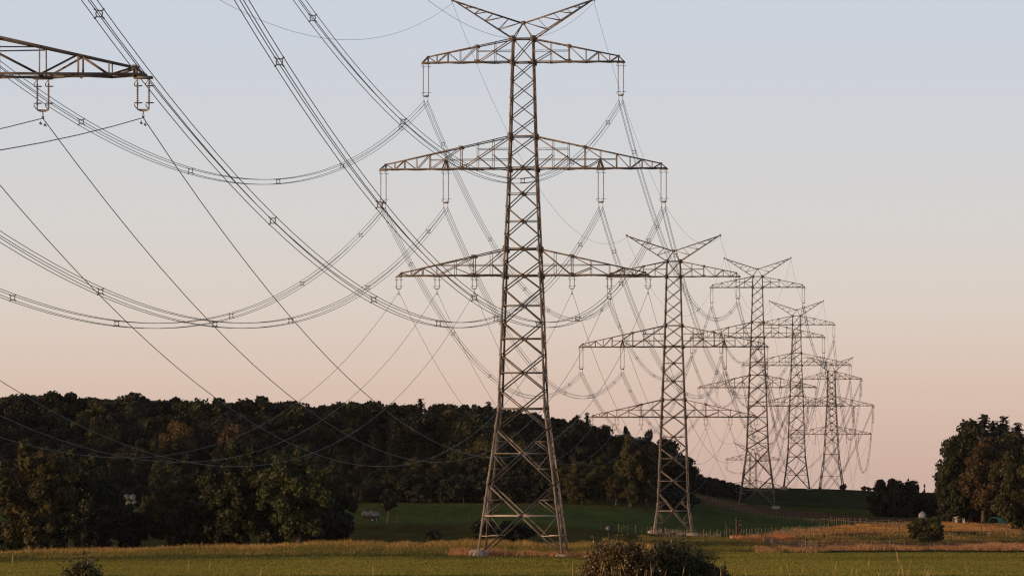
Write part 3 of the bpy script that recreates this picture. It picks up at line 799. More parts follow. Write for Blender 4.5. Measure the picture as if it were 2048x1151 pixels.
for i in range(2): variant(f'sapling{i}', lambda r: crown_broad(5, 1.3, r, 16, 60, .26, .3, .36), 5, .08, R=1.2)

# ------------------------------------------------------------------ wooded hill
def prof_top(px):
    xs = [-200, 0, 60, 100, 200, 270, 350, 430, 520, 580, 620, 650, 700, 740, 800, 870, 950, 1000, 1060, 1100, 1140, 1190, 1220, 1260, 1300, 1340, 1365, 1385]
    ys = [790, 788, 784, 787, 792, 790, 798, 801, 797, 802, 811, 806, 800, 797, 804, 800, 804, 812, 820, 832, 830, 852, 862, 872, 877, 884, 905, 950]
    return np.interp(px, xs, ys)
FG, FGC = 'broadleaf trees of the wooded hill', 'conifers of the wooded hill'
LB, LC = 'dark broadleaf tree in the wooded hillside beyond the meadow', 'dark conifer with pointed top in the wooded hillside beyond the meadow'
rnd = random.Random(11)
rowsF = [(1060, 938, 42, 9), (1072, 912, 48, 9), (1088, 885, 52, 9), (1106, 856, 54, 9), (1124, 826, 54, 8), (1142, None, 46, 6)]
nF = 0
for ri, (D0, yt, stp, jit) in enumerate(rowsF):
    px = -150 + rnd.uniform(0, stp)
    while px < 1372 - (10 if ri < 5 else 0):
        D = D0 + rnd.uniform(-7, 7); pt = prof_top(px)
        y = pt if yt is None else max(pt + 8 + (5 - ri) * 4, yt - (800 - min(pt, 830)) * -.0)
        y += rnd.uniform(-jit, jit)
        if px > 1330 and ri < 2: px += stp; continue
        con = (700 < px < 1240 and rnd.random() < .55) and ri >= 2
        if con:
            plant(f'fir{rnd.randrange(3)}', 'conifer_tree', px, D, y - rnd.uniform(-6, 9), None, 'needle', LC, 'tree', FGC, rnd.uniform(.95, 1.3))
        else:
            mt = rnd.choices(['leaf_dark', 'leaf', 'leaf_brown'], [9, 2, .3] if px < 620 else [4, 4, 1.2] if px < 1000 else [7, 2, .6])[0]  # shade on the left slope put into the choice of foliage colour
            plant(rnd.choice(['oak0', 'oak1', 'oak2', 'oak3', 'ash0', 'ash1', 'ash2', 'ash3']), 'broadleaf_tree', px, D, y, None, mt, LB, 'tree', FG, rnd.uniform(1.0, 1.4))
        nF += 1; px += stp * rnd.uniform(.8, 1.2)
print('forest trees', nF)
# trees that stand out on the hill
plant('fir0', 'spruce_tree', 1174, 1120, 822, None, 'needle', 'tall pointed spruce rising alone above the right shoulder of the wood', 'tree', None, .8)
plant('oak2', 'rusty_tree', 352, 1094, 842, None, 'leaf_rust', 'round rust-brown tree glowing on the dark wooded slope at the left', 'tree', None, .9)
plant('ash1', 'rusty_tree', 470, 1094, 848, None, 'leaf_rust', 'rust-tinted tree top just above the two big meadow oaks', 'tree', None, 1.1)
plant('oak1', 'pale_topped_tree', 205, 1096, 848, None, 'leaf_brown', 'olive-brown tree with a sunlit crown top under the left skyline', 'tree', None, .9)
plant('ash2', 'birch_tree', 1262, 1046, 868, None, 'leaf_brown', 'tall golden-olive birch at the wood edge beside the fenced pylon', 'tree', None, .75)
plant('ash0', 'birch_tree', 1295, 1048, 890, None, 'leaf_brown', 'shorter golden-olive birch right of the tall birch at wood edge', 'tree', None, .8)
for px, y, D, ws in ((1150, 945, 1044, 1.3), (1182, 938, 1048, 1.2), (1232, 950, 1044, 1.3), (1262, 962, 1042, 1.3), (1112, 958, 1046, 1.3), (1300, 968, 1048, 1.2)):
    plant(rnd.choice(['ash0', 'ash2', 'oak3']), 'edge_tree', px, D, y, None, 'leaf_brown', 'low olive-brown tree in the sunlit thicket at the wood foot', 'tree', 'low trees along the wood foot', ws)
for px, y in ((1252, 852), (1297, 858)):
    plant('ash1', 'sapling', px, 1150, y, None, 'leaf_dark', 'thin lone sapling poking above the falling skyline of the wood', 'tree', 'lone saplings on the wood skyline', .30)
px = -40
while px < 1370:
    if not (1095 < px < 1315):
        plant(rnd.choice(['bush0', 'bush1']), 'wood_foot_bush', px, 1050 + rnd.uniform(-3, 4), None, rnd.uniform(2.6, 5.2), 'leaf_dark', 'dark bush at the foot of the wood along the far meadow edge', 'bush', 'bushes along the wood foot', rnd.uniform(1., 1.5))
    px += rnd.uniform(26, 40)
# the wood behind the front trees, with unseen trees added for shade
def forest_mass():
    rng = np.random.default_rng(5); Vs, Fs, nV = [], [], 0; Fc = []
    for k in range(570):
        if k < 230: D = rng.uniform(1300, 1500); px = rng.uniform(-800, 760)  # unseen trees added to shade the legs of the embankment pylon
        elif k < 320: D = rng.uniform(1840, 1960); px = rng.uniform(50, 650)  # unseen trees added to shade the legs of the angle pylon
        elif k < 450: D = rng.uniform(1150, 1185); px = rng.uniform(0, 1250)
        else: D = rng.uniform(1060, 1180); px = rng.uniform(-1000, -170)  # unseen trees added to shade the left part of the wood
        x = at(px, D)
        top = (HOR - (prof_top(px) + 8)) * D / F; zg = gz(x, D); H = max(8, top - zg)
        R = rng.uniform(3, 4.6); V1, F1, V2, F2 = crown_broad(H, R, rng, 16, 70, .7, .12, .42)
        off = np.array([x, D, zg]); Vs += [V1 + off, V2 + off]; Fs.append(F1 + nV); Fc.append(F2 + nV + len(V1)); nV += len(V1) + len(V2)
    me = np_mesh('woods', np.concatenate(Vs), [np.concatenate(Fs), np.concatenate(Fc)])
    tag(link('woods', me, M['leaf_dark']), 'deep dark wood behind the front trees, with unseen trees added for shade', 'woods', kind='stuff')
forest_mass()

# ------------------------------------------------------------------ meadow trees on the left
TG = 'big trees along the near meadow edge'
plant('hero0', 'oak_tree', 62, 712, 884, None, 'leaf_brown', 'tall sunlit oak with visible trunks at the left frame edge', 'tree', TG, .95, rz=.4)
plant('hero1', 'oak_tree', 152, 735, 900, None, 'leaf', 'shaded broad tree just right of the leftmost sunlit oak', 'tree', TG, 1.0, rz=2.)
plant('hero2', 'oak_tree', 335, 728, 965, None, 'leaf', 'lower bushy tree filling the gap left of the two big oaks', 'tree', TG, 1.0, rz=1.)
plant('hero1', 'oak_tree', 262, 722, 1004, None, 'leaf_dark', 'small dark tree under the white wrapped bales', 'tree', TG, 1.0, rz=4.)
plant('hero2', 'oak_tree', 492, 716, 886, None, 'leaf', 'big leafy oak, left one of the touching meadow pair', 'tree', TG, 1., rz=5.)
plant('hero0', 'oak_tree', 598, 708, 896, None, 'leaf', 'big leafy oak, right one of the touching meadow pair', 'tree', TG, 1.0, rz=3.)
plant('hero1', 'oak_tree', 646, 742, 945, None, 'leaf_dark', 'dark low-branched tree leaning out behind the right big oak', 'tree', TG, 1.0, rz=.9)
plant('hero2', 'oak_tree', 405, 745, 935, None, 'leaf_dark', 'dark tree set back between the bushy tree and big oaks', 'tree', TG, 1.0, rz=2.4)
plant('hero2', 'oak_tree', 186, 742, 940, None, 'leaf_dark', 'dark tree joining the second oak from the left', 'tree', TG, .9, rz=.2)
for px, hh in ((20, 4.), (108, 5.), (190, 4.5), (262, 3.), (385, 6), (450, 5), (545, 4.5), (620, 5), (668, 4)):
    plant(rnd.choice(['bush0', 'bush1']), 'tree_foot_bush', px, 722, None, hh, 'leaf_dark', 'dark bush under the big trees along the near meadow edge', 'bush', 'bushes under the meadow trees', 1.)
plant('bush0', 'meadow_bush', 865, 706, 1053, None, 'leaf_dark', 'round dark bush alone in the shaded meadow left of the tallest pylon', 'bush', None, .85)
plant('bush1', 'meadow_bush', 968, 716, 1038, None, 'leaf_dark', 'wide dark bush behind the left legs of the tallest pylon', 'bush', None, 1.1)
plant('bush0', 'meadow_bush', 1030, 718, 1040, None, 'leaf_dark', 'wide dark bush seen between the legs of the tallest pylon', 'bush', None, 1.3)
plant('sapling0', 'young_tree', 775, 905, 974, None, 'leaf_dark', 'small dark young tree right of the water tank trailer', 'tree', None, 1.25)
# unseen tree row added past the left frame edge to shade the far meadow
for k in range(26):
    D = 700 + k * 15 + rnd.uniform(-8, 8); x = -112 - k * 5.5 + rnd.uniform(-25, 10)
    plant(rnd.choice(['oak0', 'oak1', 'oak4']), 'broadleaf_tree', 0, D, None, rnd.uniform(13, 17), 'leaf', 'unseen broadleaf tree added left of the frame to shade the meadow', 'tree', 'unseen trees added for shade', 1.2, x=x)

# ------------------------------------------------------------------ right-hand trees
RG = 'tall trees at the right frame edge'
for key, nm, px, D, y, mt, ws, lab in (
        ('oak0', 'broadleaf_tree', 1930, 1075, 842, 'leaf', .95, 'green broadleaf tree forming the left edge of the right-hand grove'),
        ('ash3', 'broadleaf_tree', 1908, 1068, 908, 'leaf', 1.0, 'lower olive tree at the outer left foot of the right-hand grove'),
        ('fir1', 'spruce_tree', 1968, 1085, 826, 'needle', 1.2, 'spruce with the highest tip in the right-hand grove'),
        ('fir2', 'spruce_tree', 2006, 1080, 829, 'needle', 1.25, 'spruce just right of the highest spruce tip in the grove'),
        ('fir0', 'spruce_tree', 2036, 1078, 842, 'needle', 1.25, 'spruce nearest the right frame edge in the grove'),
        ('fir1', 'spruce_tree', 1945, 1090, 840, 'needle', .95, 'spruce behind the green broadleaf of the right-hand grove'),
        ('ash2', 'broadleaf_tree', 1966, 1060, 874, 'leaf_rust', 1.15, 'brownish tree in front of the spruces of the right-hand grove'),
        ('ash0', 'broadleaf_tree', 1998, 1062, 882, 'leaf_rust', 1.1, 'reddish-tinted tree before the spruces above the small shelter'),
        ('oak3', 'broadleaf_tree', 2032, 1066, 868, 'leaf_brown', 1.15, 'green tree between the spruces and the near olive tree at right'),
        ('fir0', 'spruce_tree', 1985, 1095, 838, 'needle', 1.1, 'spruce wedged between the two highest spruce tips'),
        ('fir2', 'spruce_tree', 1928, 1096, 852, 'needle', 1.1, 'spruce tip just showing over the green broadleaf of the grove'),
        ('oak2', 'broadleaf_tree', 2012, 1074, 858, 'leaf', 1.0, 'dark tree filling the middle of the right-hand grove'),
        ('oak4', 'broadleaf_tree', 1942, 1070, 884, 'leaf_dark', 1.1, 'dark low tree in the heart of the right-hand grove'),
        ('oak1', 'broadleaf_tree', 2110, 1072, 840, 'leaf', .9, 'green tree cut by the right frame edge behind the grove')):
    plant(key, nm, px, D, y, None, mt, lab, 'tree', RG, ws)
plant('hero1', 'olive_tree', 2052, 785, 890, None, 'leaf_brown', 'near olive-brown tree cropped by the right frame edge', 'tree', None, .92, rz=2.2)
plant('bush1', 'pasture_bush', 1858, 812, 1031, None, 'leaf_brown', 'spreading olive bush alone in the golden pasture at right', 'bush', None, 1.35)
HG = 'dark bushes of the hedge right of the embankment'
for px, y, ws in ((1778, 957, .85), (1802, 961, .9), (1766, 992, 1.0), (1822, 984, 1.3), (1842, 988, 1.4), (1862, 986, 1.4), (1882, 982, 1.3), (1788, 996, 1.4), (1904, 978, 1.2)):
    plant(rnd.choice(['bush0', 'bush1']), 'hedge_bush', px, 1180 + rnd.uniform(-15, 15), y, None, 'leaf_dark', 'dark bush in the hedge between embankment and right-hand grove', 'bush', HG, ws)
for px, y in ((1822, 962), (1849, 966), (1879, 962), (1886, 958), (1897, 966)):
    plant(f'sapling{rnd.randrange(2)}', 'sapling', px, 1195, y, None, 'leaf_brown', 'thin pale sapling rising out of the dark hedge against the sky', 'tree', 'saplings above the hedge', .3)
for px, y, D in ((1388, 946, 1325), (1402, 950, 1360), (1418, 953, 1385), (1436, 958, 1395), (1452, 962, 1405), (1468, 967, 1415), (1484, 970, 1440), (1408, 970, 1340), (1428, 975, 1350)):
    plant(rnd.choice(['bush0', 'bush1']), 'edge_bush', px, D, y, None, 'leaf_dark', 'dark bush between the wood end and the pylon on the brown patch', 'bush', 'bushes at the wood end', 1.15)
for px, y in ((1686, 966), (1728, 970), (1738, 972), (1750, 971), (1640, 972)):
    plant('bush0', 'crest_bush', px, 1650, y, None, 'leaf_rust', 'small brownish bush on the embankment crest against the sky', 'bush', 'bushes on the embankment crest', 1.)

# ------------------------------------------------------------------ near shrubs
def near_shrub(name, px, D, top_y, wpx, mat, label, seed, shoots=300, ls=.055, group=None, depth=1.0):
    """a thicket of leafy shoots fanning out of one base"""
    rng = np.random.default_rng(seed); X = at(px, D); zg = gz(X, D); H = (HOR - top_y) * D / F - zg; R = wpx * D / F / 2
    P, A = [], []; m = MB()
    for k in range(shoots):
        an = rng.random() * 6.283; q = rng.random() ** .55; el = math.acos(min(1, q * .98))
        tip = np.array([math.cos(an) * R * q, math.sin(an) * R * q * depth, H * (.30 + .70 * math.sqrt(max(0, 1 - q * q)) ** .8)]) * (.66 + .36 * rng.random() ** .6 + (.30 * rng.random() if k % 7 == 0 else 0))
        b0 = np.array([tip[0] * .25, tip[1] * .25, 0.]); mid = b0 * .4 + tip * .6 + np.array([0, 0, .12 * H]) * (1 - q) + rng.normal(size=3) * .05
        if k % 3 == 0: m.tube([b0 - np.array([0, 0, .1]), mid, tip], [.018, .010, .004], 4, False)
        nl = int((60 + 40 * rng.random()) * (.55 if k % 7 == 0 else 1)); t = (.30 + .70 * rng.random(nl) ** .7)[:, None]
        pts = b0 * (1 - t) ** 2 + 2 * mid * t * (1 - t) + tip * t ** 2
        spread = .16 * (1.15 - t) + .02
        P.append(pts + rng.normal(size=(nl, 3)) * spread); d = tip - b0; A.append(d / np.linalg.norm(d) * .6 + rng.normal(size=(nl, 3)) * .6)
    P = np.concatenate(P); A = np.concatenate(A); A /= np.linalg.norm(A, axis=1)[:, None]
    B = np.cross(A, rng.normal(size=A.shape)); B /= np.linalg.norm(B, axis=1)[:, None]; sz = (ls * (.6 + .7 * rng.random(len(P))))[:, None]
    V1 = np.stack([P - A * sz * .75, P + B * sz * .38, P + A * sz * .75, P - B * sz * .38], 1).reshape(-1, 3); F1 = np.arange(len(P) * 4).reshape(-1, 4)
    cc = np.array([[rng.normal() * R * .35, rng.normal() * R * .35 * depth, H * (.2 + .4 * rng.random())] for _ in range(14)]); V2, F2 = core_blobs(cc * np.array([1, 1, .6]), np.full(14, min(R, H) * .16), 1., rng)
    e = empty(name, (X, D, zg)); tag(e, label, 'bush', group)
    link('foliage', np_mesh('foliage', np.concatenate([V1, V2]), [F1, F2 + len(V1)]), M[mat], e)
    m.build('stems', M['bark'], e)
NG = None
near_shrub('near_shrub', 1242, 148, 1084, 178, 'shrub', 'brownish leafy shrub at the bottom edge in front of the tallest pylon', 3, 520, .062)
near_shrub('near_shrub', 1332, 150, 1084, 146, 'shrub_dark', 'dark green shrub joined to the right side of the brownish shrub', 4, 430, .058)
near_shrub('near_shrub', 1398, 151, 1112, 96, 'shrub_dark', 'lower dark shrub stepping down right of the dark green shrub', 5, 220, .054)
near_shrub('near_shrub', 1436, 150, 1134, 56, 'shrub_dark', 'lowest rightmost tuft of the shrub group at the bottom edge', 9, 90, .05)
near_shrub('near_shrub', 168, 150, 1123, 104, 'shrub_dark', 'small dark shrub cut by the bottom edge at far left', 6, 260, .055)

# ------------------------------------------------------------------ grasses
def blades(name, n, pxr, Dr, h, wd, cols, label, seed, heads=False, keep=None, fade=9., patchy=.55):
    rng = np.random.default_rng(seed); D = np.sqrt(rng.uniform(Dr[0] ** 2, Dr[1] ** 2, n)); px = rng.uniform(pxr[0], pxr[1], n)
    Xq = (px - 1024) * D / F; nz = wob(Xq * .22, D * .12, seed) * .6 + wob(Xq * .9, D * .5, seed + 2.) * .4
    ed = np.minimum(np.minimum((D - Dr[0]) / fade, (Dr[1] - D) / fade), np.minimum((px - pxr[0]) / (fade * 3.5), (pxr[1] - px) / (fade * 3.5)))
    k = rng.random(n) < np.clip(ed + nz * .9 + .15, 0, 1) * np.clip(.62 + patchy * nz, .05, 1)
    if keep is not None: k &= keep(px, D, rng)
    D, px = D[k], px[k]
    n = len(D); X = (px - 1024) * D / F; Z = gz_np(px, D) - .03
    patch = 1. if wd == .04 else np.clip(.85 + .45 * wob(X * .28, D * .15, 3.) + .30 * wob(X * 1.3, D * .6, 5.), .25, 1.6) if not heads else 1.
    hh = h * (.5 + .8 * rng.random(n)) * patch; an = rng.random(n) * 6.28; ln = hh * (.15 + .35 * rng.random(n))
    wv = wd * (.6 + .8 * rng.random(n)); wa = rng.random(n) * 3.14
    base = np.stack([X, D, Z], 1); tipd = np.stack([np.cos(an) * ln, np.sin(an) * ln, hh], 1); wvv = np.stack([np.cos(wa) * wv, np.sin(wa) * wv, np.zeros(n)], 1)
    midp = base + tipd * np.array([.35, .35, .6])
    V = np.stack([base - wvv, base + wvv, midp + wvv * .8, midp - wvv * .8, base + tipd], 1)
    b = np.arange(n)[:, None] * 5
    F4 = b + np.array([[0, 1, 2, 3]]); F3 = b + np.array([[3, 2, 4]])
    c1, c2 = np.array(cols[0]), np.array(cols[1]); mix = np.clip(.5 + (.22 if wd == .04 else .5) * wob(X * .3, D * .07, 1.) + rng.normal(size=n) * .25, 0, 1)[:, None]
    col = c1 * (1 - mix) + c2 * mix; col = np.repeat(np.c_[col, np.ones(n)][:, None, :], 5, 1).reshape(-1, 4)
    Vf = V.reshape(-1, 3); Fs = [F3, F4]
    if heads:
        t = base + tipd; hv = []
        dr = tipd / np.linalg.norm(tipd, axis=1)[:, None]; L = (.10 + .08 * rng.random(n))[:, None]; sw = np.stack([np.cos(wa), np.sin(wa), np.zeros(n)], 1) * .0055
        H4 = np.stack([t - dr * L * .2, t + sw + dr * L * .4, t + dr * L, t - sw + dr * L * .4], 1).reshape(-1, 3)
        Fs = [F3, F4, np.arange(n * 4).reshape(-1, 4) + len(Vf)]; Vf = np.concatenate([Vf, H4]); col = np.concatenate([col, np.repeat(np.c_[c2 * np.ones((n, 1)), np.ones(n)], 4, 0)])
    me = np_mesh(name, Vf, Fs); tint(me, col)
    return tag(link(name, me, M['blade']), label, 'grass', kind='stuff')
GOLD = ((.24, .17, .05), (.40, .25, .085)); OLIVE = ((.105, .108, .026), (.20, .155, .042)); RED = ((.29, .15, .07), (.44, .245, .12)); GREEN = ((.06, .072, .018), (.10, .105, .028))
blades('mown_grass', 330000, (-60, 2110), (425, 592), .085, .04, ((.165, .170, .030), (.220, .205, .042)), 'short olive-green mown grass of the near meadow', 20, patchy=.08)
blades('mown_grass', 62000, (1430, 2110), (585, 696), .085, .04, ((.165, .170, .030), (.220, .205, .042)), 'short olive-green mown grass right of the near shrub', 19, patchy=.08)
blades('tall_grass', 120000, (-100, 1340), (606, 716), .40, .03, OLIVE, 'olive-gold tall grass along the meadow crest behind the tallest pylon', 21, fade=28.)
blades('tall_grass', 42000, (-100, 1340), (650, 716), .60, .028, GOLD, 'golden seed-heavy grass on the lit meadow crest', 22, patchy=.8, fade=22.)
blades('meadow_grass', 75000, (-100, 1440), (560, 650), .2, .03, GREEN, 'green uncut grass between the mown meadow and golden crest', 23, fade=25.)
foot = lambda px, D: np.minimum(np.minimum(abs(px - 928) / 26, abs(px - 985) / 34), np.minimum(abs(px - 1090) / 44, abs(px - 1150) / 26))
blades('dry_grass', 16000, (890, 1190), (594, 614), .62, .028, RED, 'reddish dry grass around the feet of the tallest pylon', 24, keep=lambda px, D, r: (r.random(len(px)) < np.clip(1.5 - foot(px, D), .1, 1)), patchy=1.1, fade=5.)
blades('tall_grass', 90000, (1270, 1680), (696, 872), .42, .03, OLIVE, 'olive-gold uncut grass behind the near shrub', 25, keep=lambda px, D, r: px < 1400 + (890 - D) * 1.5)
blades('dry_grass', 17000, (1450, 1590), (836, 892), .6, .03, ((.38, .14, .055), (.50, .22, .085)), 'orange dry grass around the wooden signpost', 26, patchy=.9)
blades('dry_grass', 48000, (1540, 2110), (718, 768), .55, .028, RED, 'reddish dry grass strip along the lower pasture fence', 27, patchy=1.2, fade=16.)
blades('dry_grass', 9000, (1510, 1660), (692, 722), .5, .028, RED, 'reddish dry grass tuft line at the track bend', 32, patchy=1.)
blades('pasture_grass', 50000, (1580, 2110), (765, 900), .35, .03, ((.065, .078, .02), (.14, .105, .034)), 'green and brown grass inside the right-hand paddock', 28, patchy=.7)
blades('dry_grass', 95000, (1470, 2110), (880, 1085), .34, .03, ((.30, .16, .055), (.46, .26, .09)), 'golden pasture grass below the right-hand grove', 29, keep=lambda px, D, r: (D > gold_lo(px) + r.normal(size=len(D)) * 5) & (D < gold_hi(px) + r.normal(size=len(D)) * 6), patchy=.9)
blades('dry_grass', 17000, (1540, 2110), (765, 965), .5, .028, ((.20, .13, .045), (.34, .21, .08)), 'thin golden stems scattered through the right-hand paddock', 33, patchy=1.2)
blades('dry_grass', 60000, (1390, 1850), (1080, 1300), .45, .035, ((.085, .06, .042), (.16, .095, .06)), 'brown grass patch around the pylon before the embankment', 30, keep=lambda px, D, r: (D > brown_lo(px)) & (D < brown_hi(px)), patchy=.9)
blades('grass_stalks', 1100, (-30, 2080), (56, 80), .76, .0035, ((.24, .18, .08), (.36, .27, .12)), 'tall pale seed stalks at the very bottom edge', 31, True,
       keep=lambda px, D, r: r.random(len(px)) < np.where((px > 1150) & (px < 1460), .9, np.where(px > 1460, .6, .4)))

# ------------------------------------------------------------------ fences
def fence(name, pts, gap, hgt, r, mat, label, wires=(), wmat='tape', wr=.02, lean=.05, seed=1, skip=0):
    rr = random.Random(seed); P = [Vector((at(px, D), D, 0)) for px, D in pts]
    root = empty(name, (P[0].x, P[0].y, gz(P[0].x, P[0].y))); tag(root, label, 'fence'); o = root.location.copy()
    posts = []; carry = 0
    for a, b in zip(P[:-1], P[1:]):
        L = (b - a).length; t = carry
        while t < L:
            q = a.lerp(b, t / L); posts.append(Vector((q.x, q.y, gz(q.x, q.y)))); t += gap * rr.uniform(.8, 1.2)
        carry = t - L
    posts = posts[:100]; tops = []
    for p in posts:
        h = hgt * rr.uniform(.85, 1.18); l = Vector((rr.gauss(0, lean), rr.gauss(0, lean), 1)) * h
        m = MB(); m.tube([(0, 0, -.2), tuple(l * .98), tuple(l)], [r, r * .92, r * .5], 7)
        m.build('post', M[mat], root, loc=p - o); tops.append(l)
    for wz in wires:
        m = MB(); m.tube([p - o + l * wz for p, l in zip(posts, tops)], wr, 4); m.build('fence_wire', M[wmat], root)
    return root
fence('post_fence', [(1300, 905), (1370, 888), (1447, 884)], .68, 1.05, .045, 'wood', 'pale picket-like post fence with bright tape at the fenced pylon', (.35, .55), 'tape', .018, .05, 1)
fence('post_fence', [(1238, 897), (1300, 900), (1452, 905), (1560, 925), (1660, 965)], 1.35, 1.2, .045, 'wood', 'second row of pale posts running behind the signpost towards the pasture', (.6,), 'wood', .014, .06, 2)
fence('wire_fence', [(1385, 1215), (1475, 1150), (1560, 1105), (1700, 1052), (1840, 1012)], 3.1, 1.15, .05, 'wood', 'upper post-and-wire fence crossing the brown patch to the pasture', (.55, .9), 'wood', .015, .06, 3)
fence('wire_fence', [(1415, 1130), (1500, 1110), (1600, 1068), (1720, 1030), (1830, 1000)], 2.7, 1.1, .045, 'wood', 'lower post-and-wire fence beside the brown patch', (.8,), 'wood', .015, .06, 4)
fence('post_fence', [(1598, 905), (1720, 918), (1860, 925), (2060, 930)], 2.9, 1.55, .055, 'wood_dark', 'tall dark post fence through the golden pasture', (.5, .85), 'wood_dark', .014, .03, 5)
fence('post_fence', [(1540, 905), (1650, 880), (1800, 882), (2060, 890)], 3.3, .95, .05, 'wood', 'short pale posts in front of the tall dark post fence', (), 'wood', .015, .06, 6)
fence('post_fence', [(1528, 800), (1575, 752), (1640, 722), (1800, 716), (2060, 712)], 1.9, 1.1, .05, 'wood', 'leaning grey post fence along the reddish grass strip', (.6, .9), 'wood', .012, .07, 7)
fence('post_fence', [(1575, 790), (1700, 770), (1850, 760)], 2.3, 1.0, .045, 'wood_dark', 'dark low posts behind the leaning grey post fence', (), 'wood', .012, .08, 8)
fence('wire_fence', [(702, 1040), (1000, 1041), (1330, 1042)], 7.5, 1.2, .05, 'wood_dark', 'sparse post fence along the foot of the wood', (.9,), 'wood_dark', .01, .05, 9)
fence('wire_fence', [(795, 915), (850, 925), (1000, 930), (1250, 915)], 6.2, 1.1, .045, 'wood_dark', 'sparse posts crossing the shaded middle meadow', (), 'wood', .01, .06, 10)
fence('paling_fence', [(1300, 872), (1345, 874)], .42, 1.35, .05, 'wood_dark', 'short run of dark palings at the left foot of the fenced pylon', (), 'wood', .01, .03, 11)

# ------------------------------------------------------------------ small things by the track
p = G(1473, 872)
r = empty('signpost', p); tag(r, 'brown wooden signpost with dark direction boards beside the track', 'signpost')
m = MB(); m.tube([(0, 0, -.3), (0, 0, 3.45)], [.13, .12], 8); m.build('post', M['wood_red'], r)
m = MB(); m.tube([(.17, .06, 0), (.17, .06, 3.2)], [.07, .07], 7); m.build('back_post', M['wood_dark'], r)
def arrow(L, h, s): 
    m = MB(); vs = []
    for y in (-.16, -.12): vs += [(-L * .1 * s, y, -h / 2), (L * s, y, -h / 2), (L * s + .12 * s, y, 0), (L * s, y, h / 2), (-L * .1 * s, y, h / 2)]
    m.add(vs, [(0, 1, 3, 4), (1, 2, 3), (5, 9, 8, 6), (6, 8, 7)] + [(i, (i + 1) % 5, (i + 1) % 5 + 5, i + 5) for i in range(5)]); return m
arrow(.55, .24, -1).build('arrow_board', M['sign_dark'], r, loc=(0, 0, 2.92)); arrow(.58, .24, 1).build('arrow_board', M['sign_dark'], r, loc=(0, .03, 2.92))
o = arrow(.75, .2, 1).build('arrow_board', M['wood_red'], r, loc=(0, 0, 2.2)); o['label'] = 'lower faded brown direction board'
p = G(1455, 868); m = MB(); m.tube([(0, 0, -.3), (-.14, 0, 1.5), (-.3, 0, 2.75)], [.055, .05, .035], 7)
tag(m.build('leaning_pole', M['wood'], loc=p), 'tall thin pole leaning left beside the wooden signpost', 'pole')
p = G(1462.5, 874); m = MB(); m.lathe([(0, .42), (.15, .42), (.2, .38), (.22, .1), (.18, -.05)], n=12); 
r = empty('water_bucket', p); tag(r, 'small white bucket in orange grass left of the signpost', 'bucket'); m.build('bucket_body', M['white'], r, True); m = MB(); m.ring((0, 0, .42), .19, .015, (0, 1, 0), 14, 4); m.build('handle', M['galv'], r)
p = G(1495, 862); r = empty('field_gate', p, -.12); tag(r, 'tubular metal field gate right of the signpost', 'gate')
m = MB(); W, H = 1.45, .62
m.tube([(0, 0, .35), (0, 0, .35 + H), (W, 0, .35 + H), (W, 0, .35), (0, 0, .35)], .035, 6); m.tube([(0, 0, .35 + H * .5), (W, 0, .35 + H * .5)], .02, 6); m.tube([(W * .5, 0, .35), (W * .5, 0, .35 + H)], .02, 6); m.build('gate_frame', M['tape'], r)
for xx in (-.08, W + .1): m = MB(); m.tube([(xx, 0, -.2), (xx, 0, 1.25 if xx > 0 else .95)], .07, 7); m.build('gate_post', M['wood'], r)
for px, D, s in ((1522, 850, 1), (1600, 790, -1), (1545, 800, 1)):
    p = G(px, D); r = empty('braced_post', p); tag(r, 'strainer post with a slanting brace on the ' + {1522: 'gate side of the track', 1600: 'golden slope near the track bend', 1545: 'near corner of the leaning fence'}[px], 'post')
    m = MB(); m.tube([(0, 0, -.2), (0, 0, 1.15)], .07, 7); m.build('post', M['wood'], r); m = MB(); m.tube([(s * 1.1, 0, .05), (0, 0, .85)], .045, 6); m.build('brace', M['wood_dark'], r)
# round traffic sign
p = G(1217, 700); r = empty('round_sign', p, .1); tag(r, 'small round dark-rimmed traffic sign above the grass before the near shrub', 'traffic sign')
m = MB(); m.tube([(0, .06, -.2), (0, .06, 2.55)], .035, 8); m.build('pole', M['steel_dark'], r)
def disc(rad, y0, y1, zc, n=28):
    m = MB(); vs = [(rad * math.cos(2 * math.pi * k / n), y, zc + rad * math.sin(2 * math.pi * k / n)) for y in (y0, y1) for k in range(n)] + [(0, y0, zc), (0, y1, zc)]
    m.add(vs, [(k, (k + 1) % n, 2 * n) for k in range(n)] + [(n + (k + 1) % n, n + k, 2 * n + 1) for k in range(n)] + [(k, k + n, (k + 1) % n + n, (k + 1) % n) for k in range(n)]); return m
ZS = 2.25
disc(.40, -.0, .02, ZS).build('sign_rim', M['sign_black'], r); fc = disc(.25, -.012, .01, ZS).build('sign_face', M['sign_blue'], r)
m = MB()
for a in (.75, -.75): m.box((0, -.016, ZS), .40, .006, .075, Matrix.Rotation(a, 4, 'Y'))
m.build('sign_symbol', M['sign_black'], fc)

